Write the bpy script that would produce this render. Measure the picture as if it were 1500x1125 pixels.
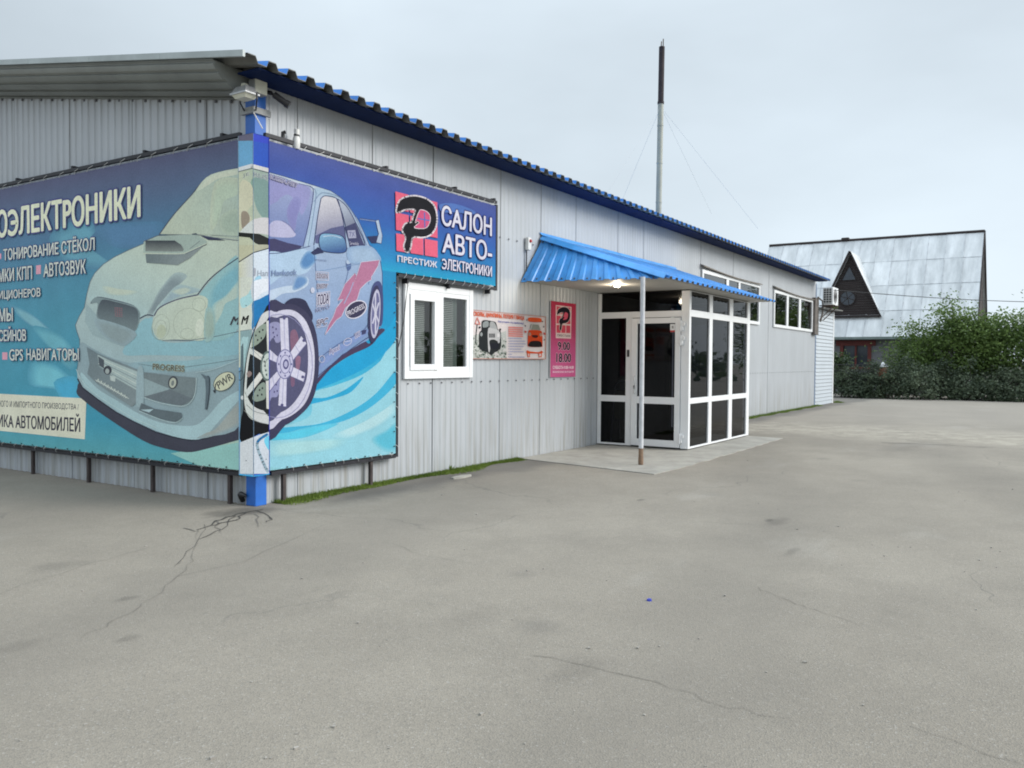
import bpy, bmesh, math, random
from math import sin, cos, pi, radians
from mathutils import Vector, Matrix
from mathutils.geometry import tessellate_polygon

for o in list(bpy.data.objects):
    bpy.data.objects.remove(o)
S = bpy.context.scene
COL = S.collection
random.seed(7)

# ------------------------------------------------------------------ camera
FPX = 1217.68
YAW, PITCH, ROLL = 0.573302, -0.0281915, 0.0068545
CAM = Vector((-5.6947, -6.7823, 1.5))
fw = Vector((cos(PITCH)*cos(YAW), cos(PITCH)*sin(YAW), sin(PITCH)))
_r = fw.cross(Vector((0, 0, 1))).normalized()
_u = _r.cross(fw)
rt = _r*cos(ROLL) + _u*sin(ROLL)
up = -_r*sin(ROLL) + _u*cos(ROLL)
cd = bpy.data.cameras.new('camera')
cd.sensor_width = 36.0
cd.lens = 36.0*FPX/1500.0
cd.clip_start = 0.1
cd.clip_end = 2000
cam = bpy.data.objects.new('camera', cd)
COL.objects.link(cam)
cam.matrix_world = Matrix(((rt.x, up.x, -fw.x, CAM.x), (rt.y, up.y, -fw.y, CAM.y), (rt.z, up.z, -fw.z, CAM.z), (0, 0, 0, 1)))
S.camera = cam

# ------------------------------------------------------------------ sky, sun, exposure
SUN_EL, SUN_AZ = radians(30), radians(-64)      # azimuth measured from +X, counter-clockwise
W = bpy.data.worlds.new('World')
S.world = W
W.use_nodes = True
nt = W.node_tree
nt.nodes.clear()
N = nt.nodes.new
out = N('ShaderNodeOutputWorld')
bg = N('ShaderNodeBackground')
bg.inputs['Strength'].default_value = 0.05
sky = N('ShaderNodeTexSky')
sky.sky_type = 'NISHITA'
sky.sun_disc = False
sky.sun_elevation = SUN_EL
sky.sun_rotation = pi/2 - SUN_AZ
sky.dust_density = 3.0
tc = N('ShaderNodeTexCoord')
sep = N('ShaderNodeSeparateXYZ')
mr = N('ShaderNodeMapRange')                    # overcast dome: brighter towards the zenith
mr.inputs['From Min'].default_value = 0.38
mr.inputs['From Max'].default_value = 1.0
mr.inputs['To Min'].default_value = 9.3
mr.inputs['To Max'].default_value = 19.0
mp = N('ShaderNodeMapping')
mp.inputs['Scale'].default_value = (1.0, 1.0, 2.6)
nz = N('ShaderNodeTexNoise')
nz.inputs['Scale'].default_value = 1.7
nz.inputs['Detail'].default_value = 5.0
mr2 = N('ShaderNodeMapRange')
mr2.inputs['From Min'].default_value = 0.3
mr2.inputs['From Max'].default_value = 0.7
mr2.inputs['To Min'].default_value = 0.87
mr2.inputs['To Max'].default_value = 1.08
ml = N('ShaderNodeMath'); ml.operation = 'MULTIPLY'
vm = N('ShaderNodeVectorMath'); vm.operation = 'SCALE'
vm.inputs[0].default_value = (0.87, 0.99, 1.085)
mx = N('ShaderNodeMix'); mx.data_type = 'RGBA'
mx.inputs['Factor'].default_value = 0.90
L = nt.links.new
L(tc.outputs['Generated'], sep.inputs[0]); L(sep.outputs['Z'], mr.inputs['Value'])
L(tc.outputs['Generated'], mp.inputs[0]); L(mp.outputs[0], nz.inputs['Vector'])
L(nz.outputs['Fac'], mr2.inputs['Value'])
dk = N('ShaderNodeMapRange')                    # sky dimmed on the left side, imitating lens vignetting
dk.inputs['From Min'].default_value = 0.64
dk.inputs['From Max'].default_value = 0.95
dk.inputs['To Min'].default_value = 1.0
dk.inputs['To Max'].default_value = 0.64
ml2 = N('ShaderNodeMath'); ml2.operation = 'MULTIPLY'
L(sep.outputs['Y'], dk.inputs['Value']); L(dk.outputs[0], ml2.inputs[0]); L(mr.outputs[0], ml2.inputs[1])
L(ml2.outputs[0], ml.inputs[0]); L(mr2.outputs[0], ml.inputs[1]); L(ml.outputs[0], vm.inputs['Scale'])
L(sky.outputs[0], mx.inputs['A']); L(vm.outputs[0], mx.inputs['B'])
L(mx.outputs['Result'], bg.inputs['Color']); L(bg.outputs[0], out.inputs[0])

sl = bpy.data.lights.new('sun', 'SUN')
sl.energy = 1.5
sl.angle = radians(30)
sl.color = (1.0, 0.97, 0.92)
sun = bpy.data.objects.new('sun', sl)
COL.objects.link(sun)
sdir = Vector((cos(SUN_EL)*cos(SUN_AZ), cos(SUN_EL)*sin(SUN_AZ), sin(SUN_EL)))
sun.rotation_euler = sdir.to_track_quat('Z', 'Y').to_euler()
sun.location = (0, -20, 30)
S.view_settings.view_transform = 'Standard'
S.view_settings.look = 'None'
S.view_settings.exposure = 1.0
S.view_settings.gamma = 1.0
S.cycles.filter_width = 1.9

# ------------------------------------------------------------------ projection helpers (photo pixel -> a point on a real plane)
def ray(x, y):
    return fw + rt*((x-750)/FPX) - up*((y-562.5)/FPX)
def hit(x, y, ax, v):
    d = ray(x, y)
    return CAM + d*((v-CAM[ax])/d[ax])
def FY(x, y, v=0.0): return hit(x, y, 1, v)
def FX(x, y, v=0.0): return hit(x, y, 0, v)
def FZ(x, y, v=0.0): return hit(x, y, 2, v)

# ------------------------------------------------------------------ colour and material helpers
def lin(c):
    c /= 255.0
    return c/12.92 if c <= 0.04045 else ((c+0.055)/1.055)**2.4
def rgb(r, g, b, k=(1, 1, 1)):
    return (min(lin(r)/k[0], .92), min(lin(g)/k[1], .92), min(lin(b)/k[2], .92))

def mat(name, base, rough=0.5, metal=0.0, var=0.12, scale=3.0, bump=0.0, bscale=60.0, spec=0.5, coord='Object', stretch=(1, 1, 1), base2=None):
    m = bpy.data.materials.new(name)
    m.use_nodes = True
    t = m.node_tree; n = t.nodes; p = n['Principled BSDF']
    p.inputs['Roughness'].default_value = rough
    p.inputs['Metallic'].default_value = metal
    p.inputs['Specular IOR Level'].default_value = spec
    c = n.new('ShaderNodeTexCoord'); mpp = n.new('ShaderNodeMapping'); mpp.inputs['Scale'].default_value = stretch
    t.links.new(c.outputs[coord], mpp.inputs[0])
    no = n.new('ShaderNodeTexNoise'); no.inputs['Scale'].default_value = scale; no.inputs['Detail'].default_value = 6; no.inputs['Roughness'].default_value = .65
    t.links.new(mpp.outputs[0], no.inputs['Vector'])
    r = n.new('ShaderNodeValToRGB')
    b2 = base2 or tuple(min(1, x*(1+var)) for x in base)
    b1 = tuple(x*(1-var) for x in base)
    r.color_ramp.elements[0].position = .32; r.color_ramp.elements[1].position = .68
    r.color_ramp.elements[0].color = (*b1, 1); r.color_ramp.elements[1].color = (*b2, 1)
    t.links.new(no.outputs['Fac'], r.inputs[0]); t.links.new(r.outputs[0], p.inputs['Base Color'])
    if bump:
        n2 = n.new('ShaderNodeTexNoise'); n2.inputs['Scale'].default_value = bscale; n2.inputs['Detail'].default_value = 4
        t.links.new(c.outputs[coord], n2.inputs['Vector'])
        bp = n.new('ShaderNodeBump'); bp.inputs['Strength'].default_value = bump; bp.inputs['Distance'].default_value = .02
        t.links.new(n2.outputs['Fac'], bp.inputs['Height']); t.links.new(bp.outputs[0], p.inputs['Normal'])
    return m

def wall_mat(name, base):
    """painted trapezoidal steel with dust splashed up from the ground and faint vertical run marks"""
    m = mat(name, base, rough=.42, metal=0.15, var=.07, scale=1.3, stretch=(1, 1, .35), spec=.45)
    t = m.node_tree; n = t.nodes; p = n['Principled BSDF']
    src = p.inputs['Base Color'].links[0].from_socket
    g = n.new('ShaderNodeNewGeometry'); sp = n.new('ShaderNodeSeparateXYZ'); t.links.new(g.outputs['Position'], sp.inputs[0])
    mm = n.new('ShaderNodeMapping'); mm.inputs['Scale'].default_value = (9, 9, .5); t.links.new(g.outputs['Position'], mm.inputs[0])
    no = n.new('ShaderNodeTexNoise'); no.inputs['Scale'].default_value = 1.6; no.inputs['Detail'].default_value = 5; t.links.new(mm.outputs[0], no.inputs['Vector'])
    h = n.new('ShaderNodeMapRange'); h.inputs['From Min'].default_value = 1.0; h.inputs['From Max'].default_value = 0.0; h.inputs['To Min'].default_value = .14; h.inputs['To Max'].default_value = 1.0
    t.links.new(sp.outputs['Z'], h.inputs['Value'])
    k = n.new('ShaderNodeMapRange'); k.inputs['From Min'].default_value = .44; k.inputs['From Max'].default_value = .72
    t.links.new(no.outputs['Fac'], k.inputs['Value'])
    ml = n.new('ShaderNodeMath'); ml.operation = 'MULTIPLY'; t.links.new(h.outputs[0], ml.inputs[0]); t.links.new(k.outputs[0], ml.inputs[1])
    mx = n.new('ShaderNodeMix'); mx.data_type = 'RGBA'; t.links.new(ml.outputs[0], mx.inputs['Factor'])
    t.links.new(src, mx.inputs['A']); mx.inputs['B'].default_value = (base[0]*.62, base[1]*.57, base[2]*.48, 1)
    t.links.new(mx.outputs['Result'], p.inputs['Base Color'])
    return m

def print_mat(name, rough):
    """ink printed on vinyl: flat printed colours from the mesh, faintly mottled by weathering"""
    m = bpy.data.materials.new(name); m.use_nodes = True
    t = m.node_tree; n = t.nodes; p = n['Principled BSDF']
    p.inputs['Roughness'].default_value = rough; p.inputs['Specular IOR Level'].default_value = .10
    a = n.new('ShaderNodeVertexColor'); a.layer_name = 'ink'
    c = n.new('ShaderNodeTexCoord')
    no = n.new('ShaderNodeTexNoise'); no.inputs['Scale'].default_value = 2.2; no.inputs['Detail'].default_value = 8; no.inputs['Roughness'].default_value = .7
    t.links.new(c.outputs['Object'], no.inputs['Vector'])
    k = n.new('ShaderNodeMapRange'); k.inputs['From Min'].default_value = .3; k.inputs['From Max'].default_value = .7; k.inputs['To Min'].default_value = .91; k.inputs['To Max'].default_value = 1.07
    t.links.new(no.outputs['Fac'], k.inputs['Value'])
    n3 = n.new('ShaderNodeTexNoise'); n3.inputs['Scale'].default_value = 55; n3.inputs['Detail'].default_value = 3
    t.links.new(c.outputs['Object'], n3.inputs['Vector'])
    k3 = n.new('ShaderNodeMapRange'); k3.inputs['From Min'].default_value = .3; k3.inputs['From Max'].default_value = .7; k3.inputs['To Min'].default_value = .9; k3.inputs['To Max'].default_value = 1.1
    t.links.new(n3.outputs['Fac'], k3.inputs['Value'])
    mu = n.new('ShaderNodeMath'); mu.operation = 'MULTIPLY'; t.links.new(k.outputs[0], mu.inputs[0]); t.links.new(k3.outputs[0], mu.inputs[1])
    v = n.new('ShaderNodeVectorMath'); v.operation = 'SCALE'
    t.links.new(a.outputs['Color'], v.inputs[0]); t.links.new(mu.outputs[0], v.inputs['Scale'])
    mxx = n.new('ShaderNodeMix'); mxx.data_type = 'RGBA'; mxx.inputs['Factor'].default_value = .0
    mxx.inputs['B'].default_value = (.4, .4, .38, 1); t.links.new(v.outputs[0], mxx.inputs['A'])
    t.links.new(mxx.outputs['Result'], p.inputs['Base Color'])
    n2 = n.new('ShaderNodeTexNoise'); n2.inputs['Scale'].default_value = 1.1; n2.inputs['Detail'].default_value = 3
    t.links.new(c.outputs['Object'], n2.inputs['Vector'])
    bp = n.new('ShaderNodeBump'); bp.inputs['Strength'].default_value = .55; bp.inputs['Distance'].default_value = .08
    t.links.new(n2.outputs['Fac'], bp.inputs['Height']); t.links.new(bp.outputs[0], p.inputs['Normal'])
    return m

def glass_mat(name, tint, ior=1.5, rough=.02):
    m = bpy.data.materials.new(name); m.use_nodes = True
    t = m.node_tree; n = t.nodes; n.clear()
    o = n.new('ShaderNodeOutputMaterial'); mx = n.new('ShaderNodeMixShader'); tr = n.new('ShaderNodeBsdfTransparent'); gl = n.new('ShaderNodeBsdfGlossy')
    tr.inputs[0].default_value = (*tint, 1); gl.inputs['Roughness'].default_value = rough
    fr = n.new('ShaderNodeFresnel'); fr.inputs['IOR'].default_value = ior
    t.links.new(fr.outputs[0], mx.inputs[0]); t.links.new(tr.outputs[0], mx.inputs[1]); t.links.new(gl.outputs[0], mx.inputs[2]); t.links.new(mx.outputs[0], o.inputs[0])
    nn = n.new('ShaderNodeTexNoise'); nn.inputs['Scale'].default_value = .9; c = n.new('ShaderNodeTexCoord'); t.links.new(c.outputs['Object'], nn.inputs['Vector'])
    bp = n.new('ShaderNodeBump'); bp.inputs['Strength'].default_value = .05; bp.inputs['Distance'].default_value = .05
    t.links.new(nn.outputs['Fac'], bp.inputs['Height']); t.links.new(bp.outputs[0], gl.inputs['Normal']); t.links.new(bp.outputs[0], fr.inputs['Normal'])
    return m

def leaf_mat(name, dark, light, trans=.25):
    m = bpy.data.materials.new(name); m.use_nodes = True
    t = m.node_tree; n = t.nodes; p = n['Principled BSDF']
    p.inputs['Roughness'].default_value = .55; p.inputs['Specular IOR Level'].default_value = .25
    g = n.new('ShaderNodeNewGeometry'); c = n.new('ShaderNodeTexCoord')
    no = n.new('ShaderNodeTexNoise'); no.inputs['Scale'].default_value = .9; no.inputs['Detail'].default_value = 3
    t.links.new(c.outputs['Object'], no.inputs['Vector'])
    ad = n.new('ShaderNodeMath'); ad.operation = 'ADD'
    k = n.new('ShaderNodeMapRange'); k.inputs['From Min'].default_value = .35; k.inputs['From Max'].default_value = .65; k.inputs['To Min'].default_value = 0; k.inputs['To Max'].default_value = .6
    t.links.new(no.outputs['Fac'], k.inputs['Value'])
    k2 = n.new('ShaderNodeMath'); k2.operation = 'MULTIPLY'; k2.inputs[1].default_value = .45
    t.links.new(g.outputs['Random Per Island'], k2.inputs[0]); t.links.new(k.outputs[0], ad.inputs[0]); t.links.new(k2.outputs[0], ad.inputs[1])
    mx = n.new('ShaderNodeMix'); mx.data_type = 'RGBA'; mx.inputs['A'].default_value = (*dark, 1); mx.inputs['B'].default_value = (*light, 1)
    t.links.new(ad.outputs[0], mx.inputs['Factor']); t.links.new(mx.outputs['Result'], p.inputs['Base Color'])
    tl = n.new('ShaderNodeBsdfTranslucent'); t.links.new(mx.outputs['Result'], tl.inputs['Color'])
    ms = n.new('ShaderNodeMixShader'); ms.inputs[0].default_value = trans
    t.links.new(p.outputs[0], ms.inputs[1]); t.links.new(tl.outputs[0], ms.inputs[2]); t.links.new(ms.outputs[0], n['Material Output'].inputs[0])
    return m

def emit_mat(name, c, s):
    m = bpy.data.materials.new(name); m.use_nodes = True
    p = m.node_tree.nodes['Principled BSDF']; p.inputs['Emission Color'].default_value = (*c, 1); p.inputs['Emission Strength'].default_value = s
    return m

WALL = wall_mat('grey_cladding', (.455, .478, .505))
SEAM = mat('seam_shadow_gap', (.27, .28, .29), .6)
SCREW = mat('screw_heads', (.12, .12, .13), .5, .4)
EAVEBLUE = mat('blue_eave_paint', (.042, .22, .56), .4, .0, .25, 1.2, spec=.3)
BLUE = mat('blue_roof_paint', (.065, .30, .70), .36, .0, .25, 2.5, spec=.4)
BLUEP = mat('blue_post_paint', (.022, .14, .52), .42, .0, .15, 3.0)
NAVY = mat('navy_fascia_and_shade', (.006, .018, .075), .7, .0, .2, 2.0, spec=.1)
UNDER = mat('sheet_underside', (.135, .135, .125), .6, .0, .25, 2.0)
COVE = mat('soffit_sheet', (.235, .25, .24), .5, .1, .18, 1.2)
RIDGEM = mat('verge_trim', (.40, .44, .44), .5, .1, .15, 2.0)
WHITE = mat('white_plastic', (.80, .81, .82), .35, .0, .03, 2.0)
WHITE2 = mat('white_plastic_aged', (.70, .70, .68), .4, .0, .06, 2.0)
BLACKM = mat('dark_tube_steel', (.022, .022, .028), .5, .2, .3, 6.0)
BROWNM = mat('brown_primer_steel', (.055, .042, .040), .6, .1, .35, 8.0)
RUST = mat('rusted_steel', (.11, .072, .055), .8, .1, .4, 7.0)
STEEL = mat('galvanised_steel', (.44, .45, .46), .42, .5, .15, 8.0)
GREYP = mat('grey_plastic', (.30, .31, .31), .5, .0, .15, 4.0)
DARKP = mat('dark_plastic', (.02, .02, .022), .4, .0, .2, 5.0)
RED = mat('red_plastic', (.45, .03, .03), .4)
CREAM = mat('cream_plastic', (.62, .62, .52), .5, .0, .1, 6.0)
SLATS = mat('blind_slats', (.85, .87, .85), .5, .0, .05)
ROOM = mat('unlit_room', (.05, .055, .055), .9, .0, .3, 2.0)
GLASS = glass_mat('window_glass', (.84, .88, .86), 1.85)
GLASSW = glass_mat('workshop_window_glass', (.45, .50, .50), 3.0)
TINT = glass_mat('tinted_glass', (.09, .095, .12), 1.33)
PRINT = print_mat('printed_vinyl', .5)
CONC = mat('concrete', (.34, .325, .29), .85, .0, .2, 2.5, .4, 90)
SOFF = mat('canopy_soffit', (.42, .41, .38), .6, .0, .06, 2.0)
SIDING = mat('white_siding', (.50, .545, .59), .45, .0, .05, 1.0)
TIN = mat('tin_roof', (.56, .585, .60), .45, .05, .12, .9, stretch=(1, 2.2, .22), spec=.5, base2=(.80, .82, .835))
_t = TIN.node_tree; _p = _t.nodes['Principled BSDF']; _src = _p.inputs['Base Color'].links[0].from_socket
_g = _t.nodes.new('ShaderNodeNewGeometry'); _k = _t.nodes.new('ShaderNodeMapRange'); _k.inputs['To Min'].default_value = .95; _k.inputs['To Max'].default_value = 1.08
_v = _t.nodes.new('ShaderNodeVectorMath'); _v.operation = 'SCALE'
_t.links.new(_g.outputs['Random Per Island'], _k.inputs['Value']); _t.links.new(_src, _v.inputs[0]); _t.links.new(_k.outputs[0], _v.inputs['Scale']); _t.links.new(_v.outputs[0], _p.inputs['Base Color'])
LAP = mat('tin_lap_joint', (.56, .58, .60), .6, .1, .4, 4)
DWOOD = mat('dark_stained_boards', (.030, .021, .020), .7, .0, .35, 3.0, stretch=(1, 1, 6))
GBRICK = mat('grey_brick', (.22, .225, .24), .85, .0, .2, 6.0)
REDW = mat('red_window_frame', (.15, .028, .022), .6, .0, .2, 5.0)
OBRICK = mat('orange_brick', (.30, .13, .075), .85, .0, .3, 9.0)
BARK = mat('bark', (.055, .045, .036), .9, .0, .3, 8.0, .5, 30)
CORD = mat('white_cord', (.62, .62, .60), .6)
WIREM = mat('wire', (.03, .03, .032), .5)
GUY = mat('guy_wire', (.36, .38, .40), .5, .3)

# ------------------------------------------------------------------ mesh builder
WL = {}
class MB:
    def __init__(s): s.v = []; s.f = []; s.mi = []
    def face(s, pts, mi=0):
        b = len(s.v); s.v += [Vector(p) for p in pts]; s.f.append(list(range(b, b+len(pts)))); s.mi.append(mi)
    def grid(s, rows, mi=0, close=False):
        b = len(s.v); n = len(rows[0])
        for r in rows: s.v += [Vector(p) for p in r]
        for i in range(len(rows)-1):
            for j in range(n-1 if not close else n):
                j2 = (j+1) % n
                s.f.append([b+i*n+j, b+i*n+j2, b+(i+1)*n+j2, b+(i+1)*n+j]); s.mi.append(mi)
    def box(s, x0, x1, y0, y1, z0, z1, mi=0, bev=0.0):
        if x0 > x1: x0, x1 = x1, x0
        if y0 > y1: y0, y1 = y1, y0
        if z0 > z1: z0, z1 = z1, z0
        b = len(s.v)
        if bev <= 0:
            s.v += [Vector((x, y, z)) for z in (z0, z1) for y in (y0, y1) for x in (x0, x1)]
            for q in ((0, 2, 3, 1), (4, 5, 7, 6), (0, 1, 5, 4), (2, 6, 7, 3), (0, 4, 6, 2), (1, 3, 7, 5)):
                s.f.append([b+i for i in q]); s.mi.append(mi)
            return
        bm = bmesh.new(); bmesh.ops.create_cube(bm, size=1)
        for v in bm.verts: v.co = Vector(((x0+x1)/2+v.co.x*(x1-x0), (y0+y1)/2+v.co.y*(y1-y0), (z0+z1)/2+v.co.z*(z1-z0)))
        bmesh.ops.bevel(bm, geom=list(bm.edges), offset=bev, segments=2, affect='EDGES', profile=.5)
        s.addbm(bm, mi); bm.free()
    def addbm(s, bm, mi=0):
        bm.verts.index_update(); b = len(s.v)
        s.v += [v.co.copy() for v in bm.verts]
        for f in bm.faces: s.f.append([b+v.index for v in f.verts]); s.mi.append(mi)
    def obox(s, c, ax, ay, az, mi=0):
        """box from centre and three half-axis vectors"""
        c, ax, ay, az = Vector(c), Vector(ax), Vector(ay), Vector(az); b = len(s.v)
        s.v += [c+ax*i+ay*j+az*k for k in (-1, 1) for j in (-1, 1) for i in (-1, 1)]
        for q in ((0, 2, 3, 1), (4, 5, 7, 6), (0, 1, 5, 4), (2, 6, 7, 3), (0, 4, 6, 2), (1, 3, 7, 5)):
            s.f.append([b+i for i in q]); s.mi.append(mi)
    def tube(s, pts, r, n=8, mi=0, cap=True):
        pts = [Vector(p) for p in pts]
        rs = r if isinstance(r, (list, tuple)) else [r]*len(pts)
        rows = []
        ref = None
        for i, p in enumerate(pts):
            d = (pts[min(i+1, len(pts)-1)]-pts[max(i-1, 0)]).normalized()
            if ref is None: ref = Vector((0, 0, 1)) if abs(d.z) < .9 else Vector((1, 0, 0))
            a = d.cross(ref).normalized(); c = a.cross(d)
            rows.append([p+(a*cos(2*pi*k/n)+c*sin(2*pi*k/n))*rs[i] for k in range(n)])
        s.grid(rows, mi, True)
        if cap: s.face(rows[0][::-1], mi); s.face(rows[-1], mi)
    def build(s, name, mats, parent=None, smooth=False, loc=None):
        me = bpy.data.meshes.new(name)
        off = WL.get(parent.name, Vector()) if parent else Vector(loc or (0, 0, 0))
        me.from_pydata([v-off for v in s.v], [], s.f)
        for m in (mats if isinstance(mats, (list, tuple)) else [mats]): me.materials.append(m)
        me.polygons.foreach_set('material_index', s.mi)
        if smooth: me.polygons.foreach_set('use_smooth', [True]*len(s.f))
        me.update()
        o = bpy.data.objects.new(name, me); COL.objects.link(o)
        if parent: o.parent = parent
        else: o.location = off
        WL[o.name] = off
        return o

def tag(o, label=None, cat=None, group=None, kind=None):
    if label: o['label'] = label
    if cat: o['category'] = cat
    if group: o['group'] = group
    if kind: o['kind'] = kind
    return o
def thing(name, loc, label, cat, group=None):
    o = bpy.data.objects.new(name, None); o.empty_display_size = .2; COL.objects.link(o); o.location = loc
    WL[o.name] = Vector(loc)
    return tag(o, label, cat, group)

def ribs(mb, a, b, z0, z1, nrm, per=.115, dep=.0055, zf=None, seam=None, step=0):
    """vertical trapezoid-ribbed sheet from a to b (2-D plan points); nrm = outward plan direction"""
    a, b, nrm = Vector(a), Vector(b), Vector(nrm); ln = (b-a).length; d = (b-a)/ln
    us = []; k = 0; t = 0.0
    prof = [(0, 0), (.055, 0), (.065, 1), (.103, 1), (.115, 0)]
    while t < ln:
        for u, h in prof[:-1]:
            uu = t+u*per/.115
            if uu <= ln: us.append((uu, h*dep))
        t += per
    us.append((ln, us[-1][1]))
    lo = []; hi = []
    for u, h in us:
        q = a+d*u+nrm*h
        lo.append((q.x, q.y, z0)); hi.append((q.x, q.y, zf(q.x, q.y) if zf else z1))
    mb.grid([lo, hi])

# ================================================================== GROUND
def asphalt_mat():
    m = bpy.data.materials.new('worn_asphalt'); m.use_nodes = True
    t = m.node_tree; n = t.nodes; p = n['Principled BSDF']; lk = t.links.new
    p.inputs['Roughness'].default_value = .88; p.inputs['Specular IOR Level'].default_value = .25
    c = n.new('ShaderNodeTexCoord')
    def noise(sc, det, ro=.6, st=(1, 1, 1)):
        mm = n.new('ShaderNodeMapping'); mm.inputs['Scale'].default_value = st; lk(c.outputs['Object'], mm.inputs[0])
        x = n.new('ShaderNodeTexNoise'); x.inputs['Scale'].default_value = sc; x.inputs['Detail'].default_value = det; x.inputs['Roughness'].default_value = ro
        lk(mm.outputs[0], x.inputs['Vector']); return x.outputs['Fac']
    def rng(s, a, b, lo, hi):
        x = n.new('ShaderNodeMapRange'); x.inputs['From Min'].default_value = a; x.inputs['From Max'].default_value = b; x.inputs['To Min'].default_value = lo; x.inputs['To Max'].default_value = hi
        lk(s, x.inputs['Value']); return x.outputs[0]
    def mix(f, a, b):
        x = n.new('ShaderNodeMix'); x.data_type = 'RGBA'
        if isinstance(f, float): x.inputs['Factor'].default_value = f
        else: lk(f, x.inputs['Factor'])
        for s, v in (('A', a), ('B', b)):
            if isinstance(v, tuple): x.inputs[s].default_value = (*v, 1)
            else: lk(v, x.inputs[s])
        return x.outputs['Result']
    base = mix(rng(noise(.16, 5), .35, .65, 0, 1), (.258, .231, .192), (.308, .278, .232))
    base = mix(rng(noise(.55, 9, .75), .42, .66, 0, .6), base, (.195, .176, .148))
    base = mix(rng(noise(.34, 4, .6, (1, 2.2, 1)), .60, .72, 0, .55), base, (.355, .332, .292))
    # oil and damp spots
    vs = n.new('ShaderNodeTexVoronoi'); vs.inputs['Scale'].default_value = .55; lk(c.outputs['Object'], vs.inputs['Vector'])
    base = mix(rng(vs.outputs['Distance'], .10, .02, 0, .35), base, (.10, .095, .09))
    # aggregate: light and dark stones
    va = n.new('ShaderNodeTexVoronoi'); va.inputs['Scale'].default_value = 130; lk(c.outputs['Object'], va.inputs['Vector'])
    hs = n.new('ShaderNodeSeparateColor'); lk(va.outputs['Color'], hs.inputs[0])
    base = mix(rng(hs.outputs[0], .5, 1, 0, .40), base, (.13, .123, .112))
    base = mix(rng(hs.outputs[1], .93, 1, 0, .40), base, (.46, .44, .41))
    # tyre-polished wheel tracks curving round the corner towards the lane
    tm = n.new('ShaderNodeMapping'); tm.inputs['Rotation'].default_value = (0, 0, radians(-14)); lk(c.outputs['Object'], tm.inputs[0])
    tw = n.new('ShaderNodeTexWave'); tw.inputs['Scale'].default_value = .11; tw.inputs['Distortion'].default_value = 5; tw.inputs['Detail'].default_value = 4; tw.inputs['Detail Scale'].default_value = .5; tw.bands_direction = 'Y'; lk(tm.outputs[0], tw.inputs['Vector'])
    base = mix(rng(tw.outputs['Fac'], .55, 1, 0, .30), base, (.175, .160, .138))
    # spilt oil and patched spots
    for sx_, sy_, ra, rb, am in STAINS:
        o_ = n.new('ShaderNodeMapping'); o_.vector_type = 'POINT'; o_.inputs['Location'].default_value = (-sx_/ra, -sy_/rb, 0); o_.inputs['Scale'].default_value = (1/ra, 1/rb, 0); lk(c.outputs['Object'], o_.inputs[0])
        ad = n.new('ShaderNodeVectorMath'); ad.operation = 'MULTIPLY_ADD'; w_ = n.new('ShaderNodeTexNoise'); w_.inputs['Scale'].default_value = 4; w_.inputs['Detail'].default_value = 5; lk(c.outputs['Object'], w_.inputs['Vector'])
        lk(w_.outputs['Color'], ad.inputs[0]); ad.inputs[1].default_value = (1.3, 1.3, 0); lk(o_.outputs[0], ad.inputs[2])
        sb = n.new('ShaderNodeVectorMath'); sb.operation = 'SUBTRACT'; lk(ad.outputs[0], sb.inputs[0]); sb.inputs[1].default_value = (.65, .65, 0)
        le = n.new('ShaderNodeVectorMath'); le.operation = 'LENGTH'; lk(sb.outputs[0], le.inputs[0])
        base = mix(rng(le.outputs['Value'], 1.0, .35, 0, am), base, (.085, .078, .068))
    # hairline cracks
    mm = n.new('ShaderNodeMapping'); lk(c.outputs['Object'], mm.inputs[0])
    wn = n.new('ShaderNodeTexNoise'); wn.inputs['Scale'].default_value = .8; wn.inputs['Detail'].default_value = 6; lk(c.outputs['Object'], wn.inputs['Vector'])
    va2 = n.new('ShaderNodeVectorMath'); va2.operation = 'MULTIPLY_ADD'; lk(wn.outputs['Color'], va2.inputs[0]); va2.inputs[1].default_value = (1.6, 1.6, 0); lk(mm.outputs[0], va2.inputs[2])
    vc = n.new('ShaderNodeTexVoronoi'); vc.feature = 'DISTANCE_TO_EDGE'; vc.inputs['Scale'].default_value = .22; lk(va2.outputs[0], vc.inputs['Vector'])
    cr = rng(vc.outputs['Distance'], .003, .0008, 0, 1)
    gate = rng(noise(.3, 3), .48, .60, 0, .45)
    mu = n.new('ShaderNodeMath'); mu.operation = 'MULTIPLY'; lk(cr, mu.inputs[0]); lk(gate, mu.inputs[1])
    base = mix(mu.outputs[0], base, (.11, .104, .095))
    # built-up dust and pale worn concrete band crossing the lane beyond the porch
    g = n.new('ShaderNodeSeparateXYZ'); lk(c.outputs['Object'], g.inputs[0])
    wob = rng(noise(.5, 6, .7), 0, 1, -1.6, 1.6)
    ax = n.new('ShaderNodeMath'); ax.operation = 'ADD'; lk(g.outputs['X'], ax.inputs[0]); lk(wob, ax.inputs[1])
    b1 = rng(ax.outputs[0], 11.5, 12.5, 0, 1); b2 = rng(ax.outputs[0], 14.5, 16.5, 1, 0)
    bb = n.new('ShaderNodeMath'); bb.operation = 'MULTIPLY'; lk(b1, bb.inputs[0]); lk(b2, bb.inputs[1])
    bk = n.new('ShaderNodeMath'); bk.operation = 'MULTIPLY'; lk(bb.outputs[0], bk.inputs[0]); lk(rng(noise(2.2, 6, .75), .42, .6, .1, .75), bk.inputs[1])
    base = mix(bk.outputs[0], base, (.42, .385, .32))
    far = rng(g.outputs['X'], 13, 20, 0, .45)
    base = mix(far, base, (.33, .305, .272))
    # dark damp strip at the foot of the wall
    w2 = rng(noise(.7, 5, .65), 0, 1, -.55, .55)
    ay = n.new('ShaderNodeMath'); ay.operation = 'ADD'; lk(g.outputs['Y'], ay.inputs[0]); lk(w2, ay.inputs[1])
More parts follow.
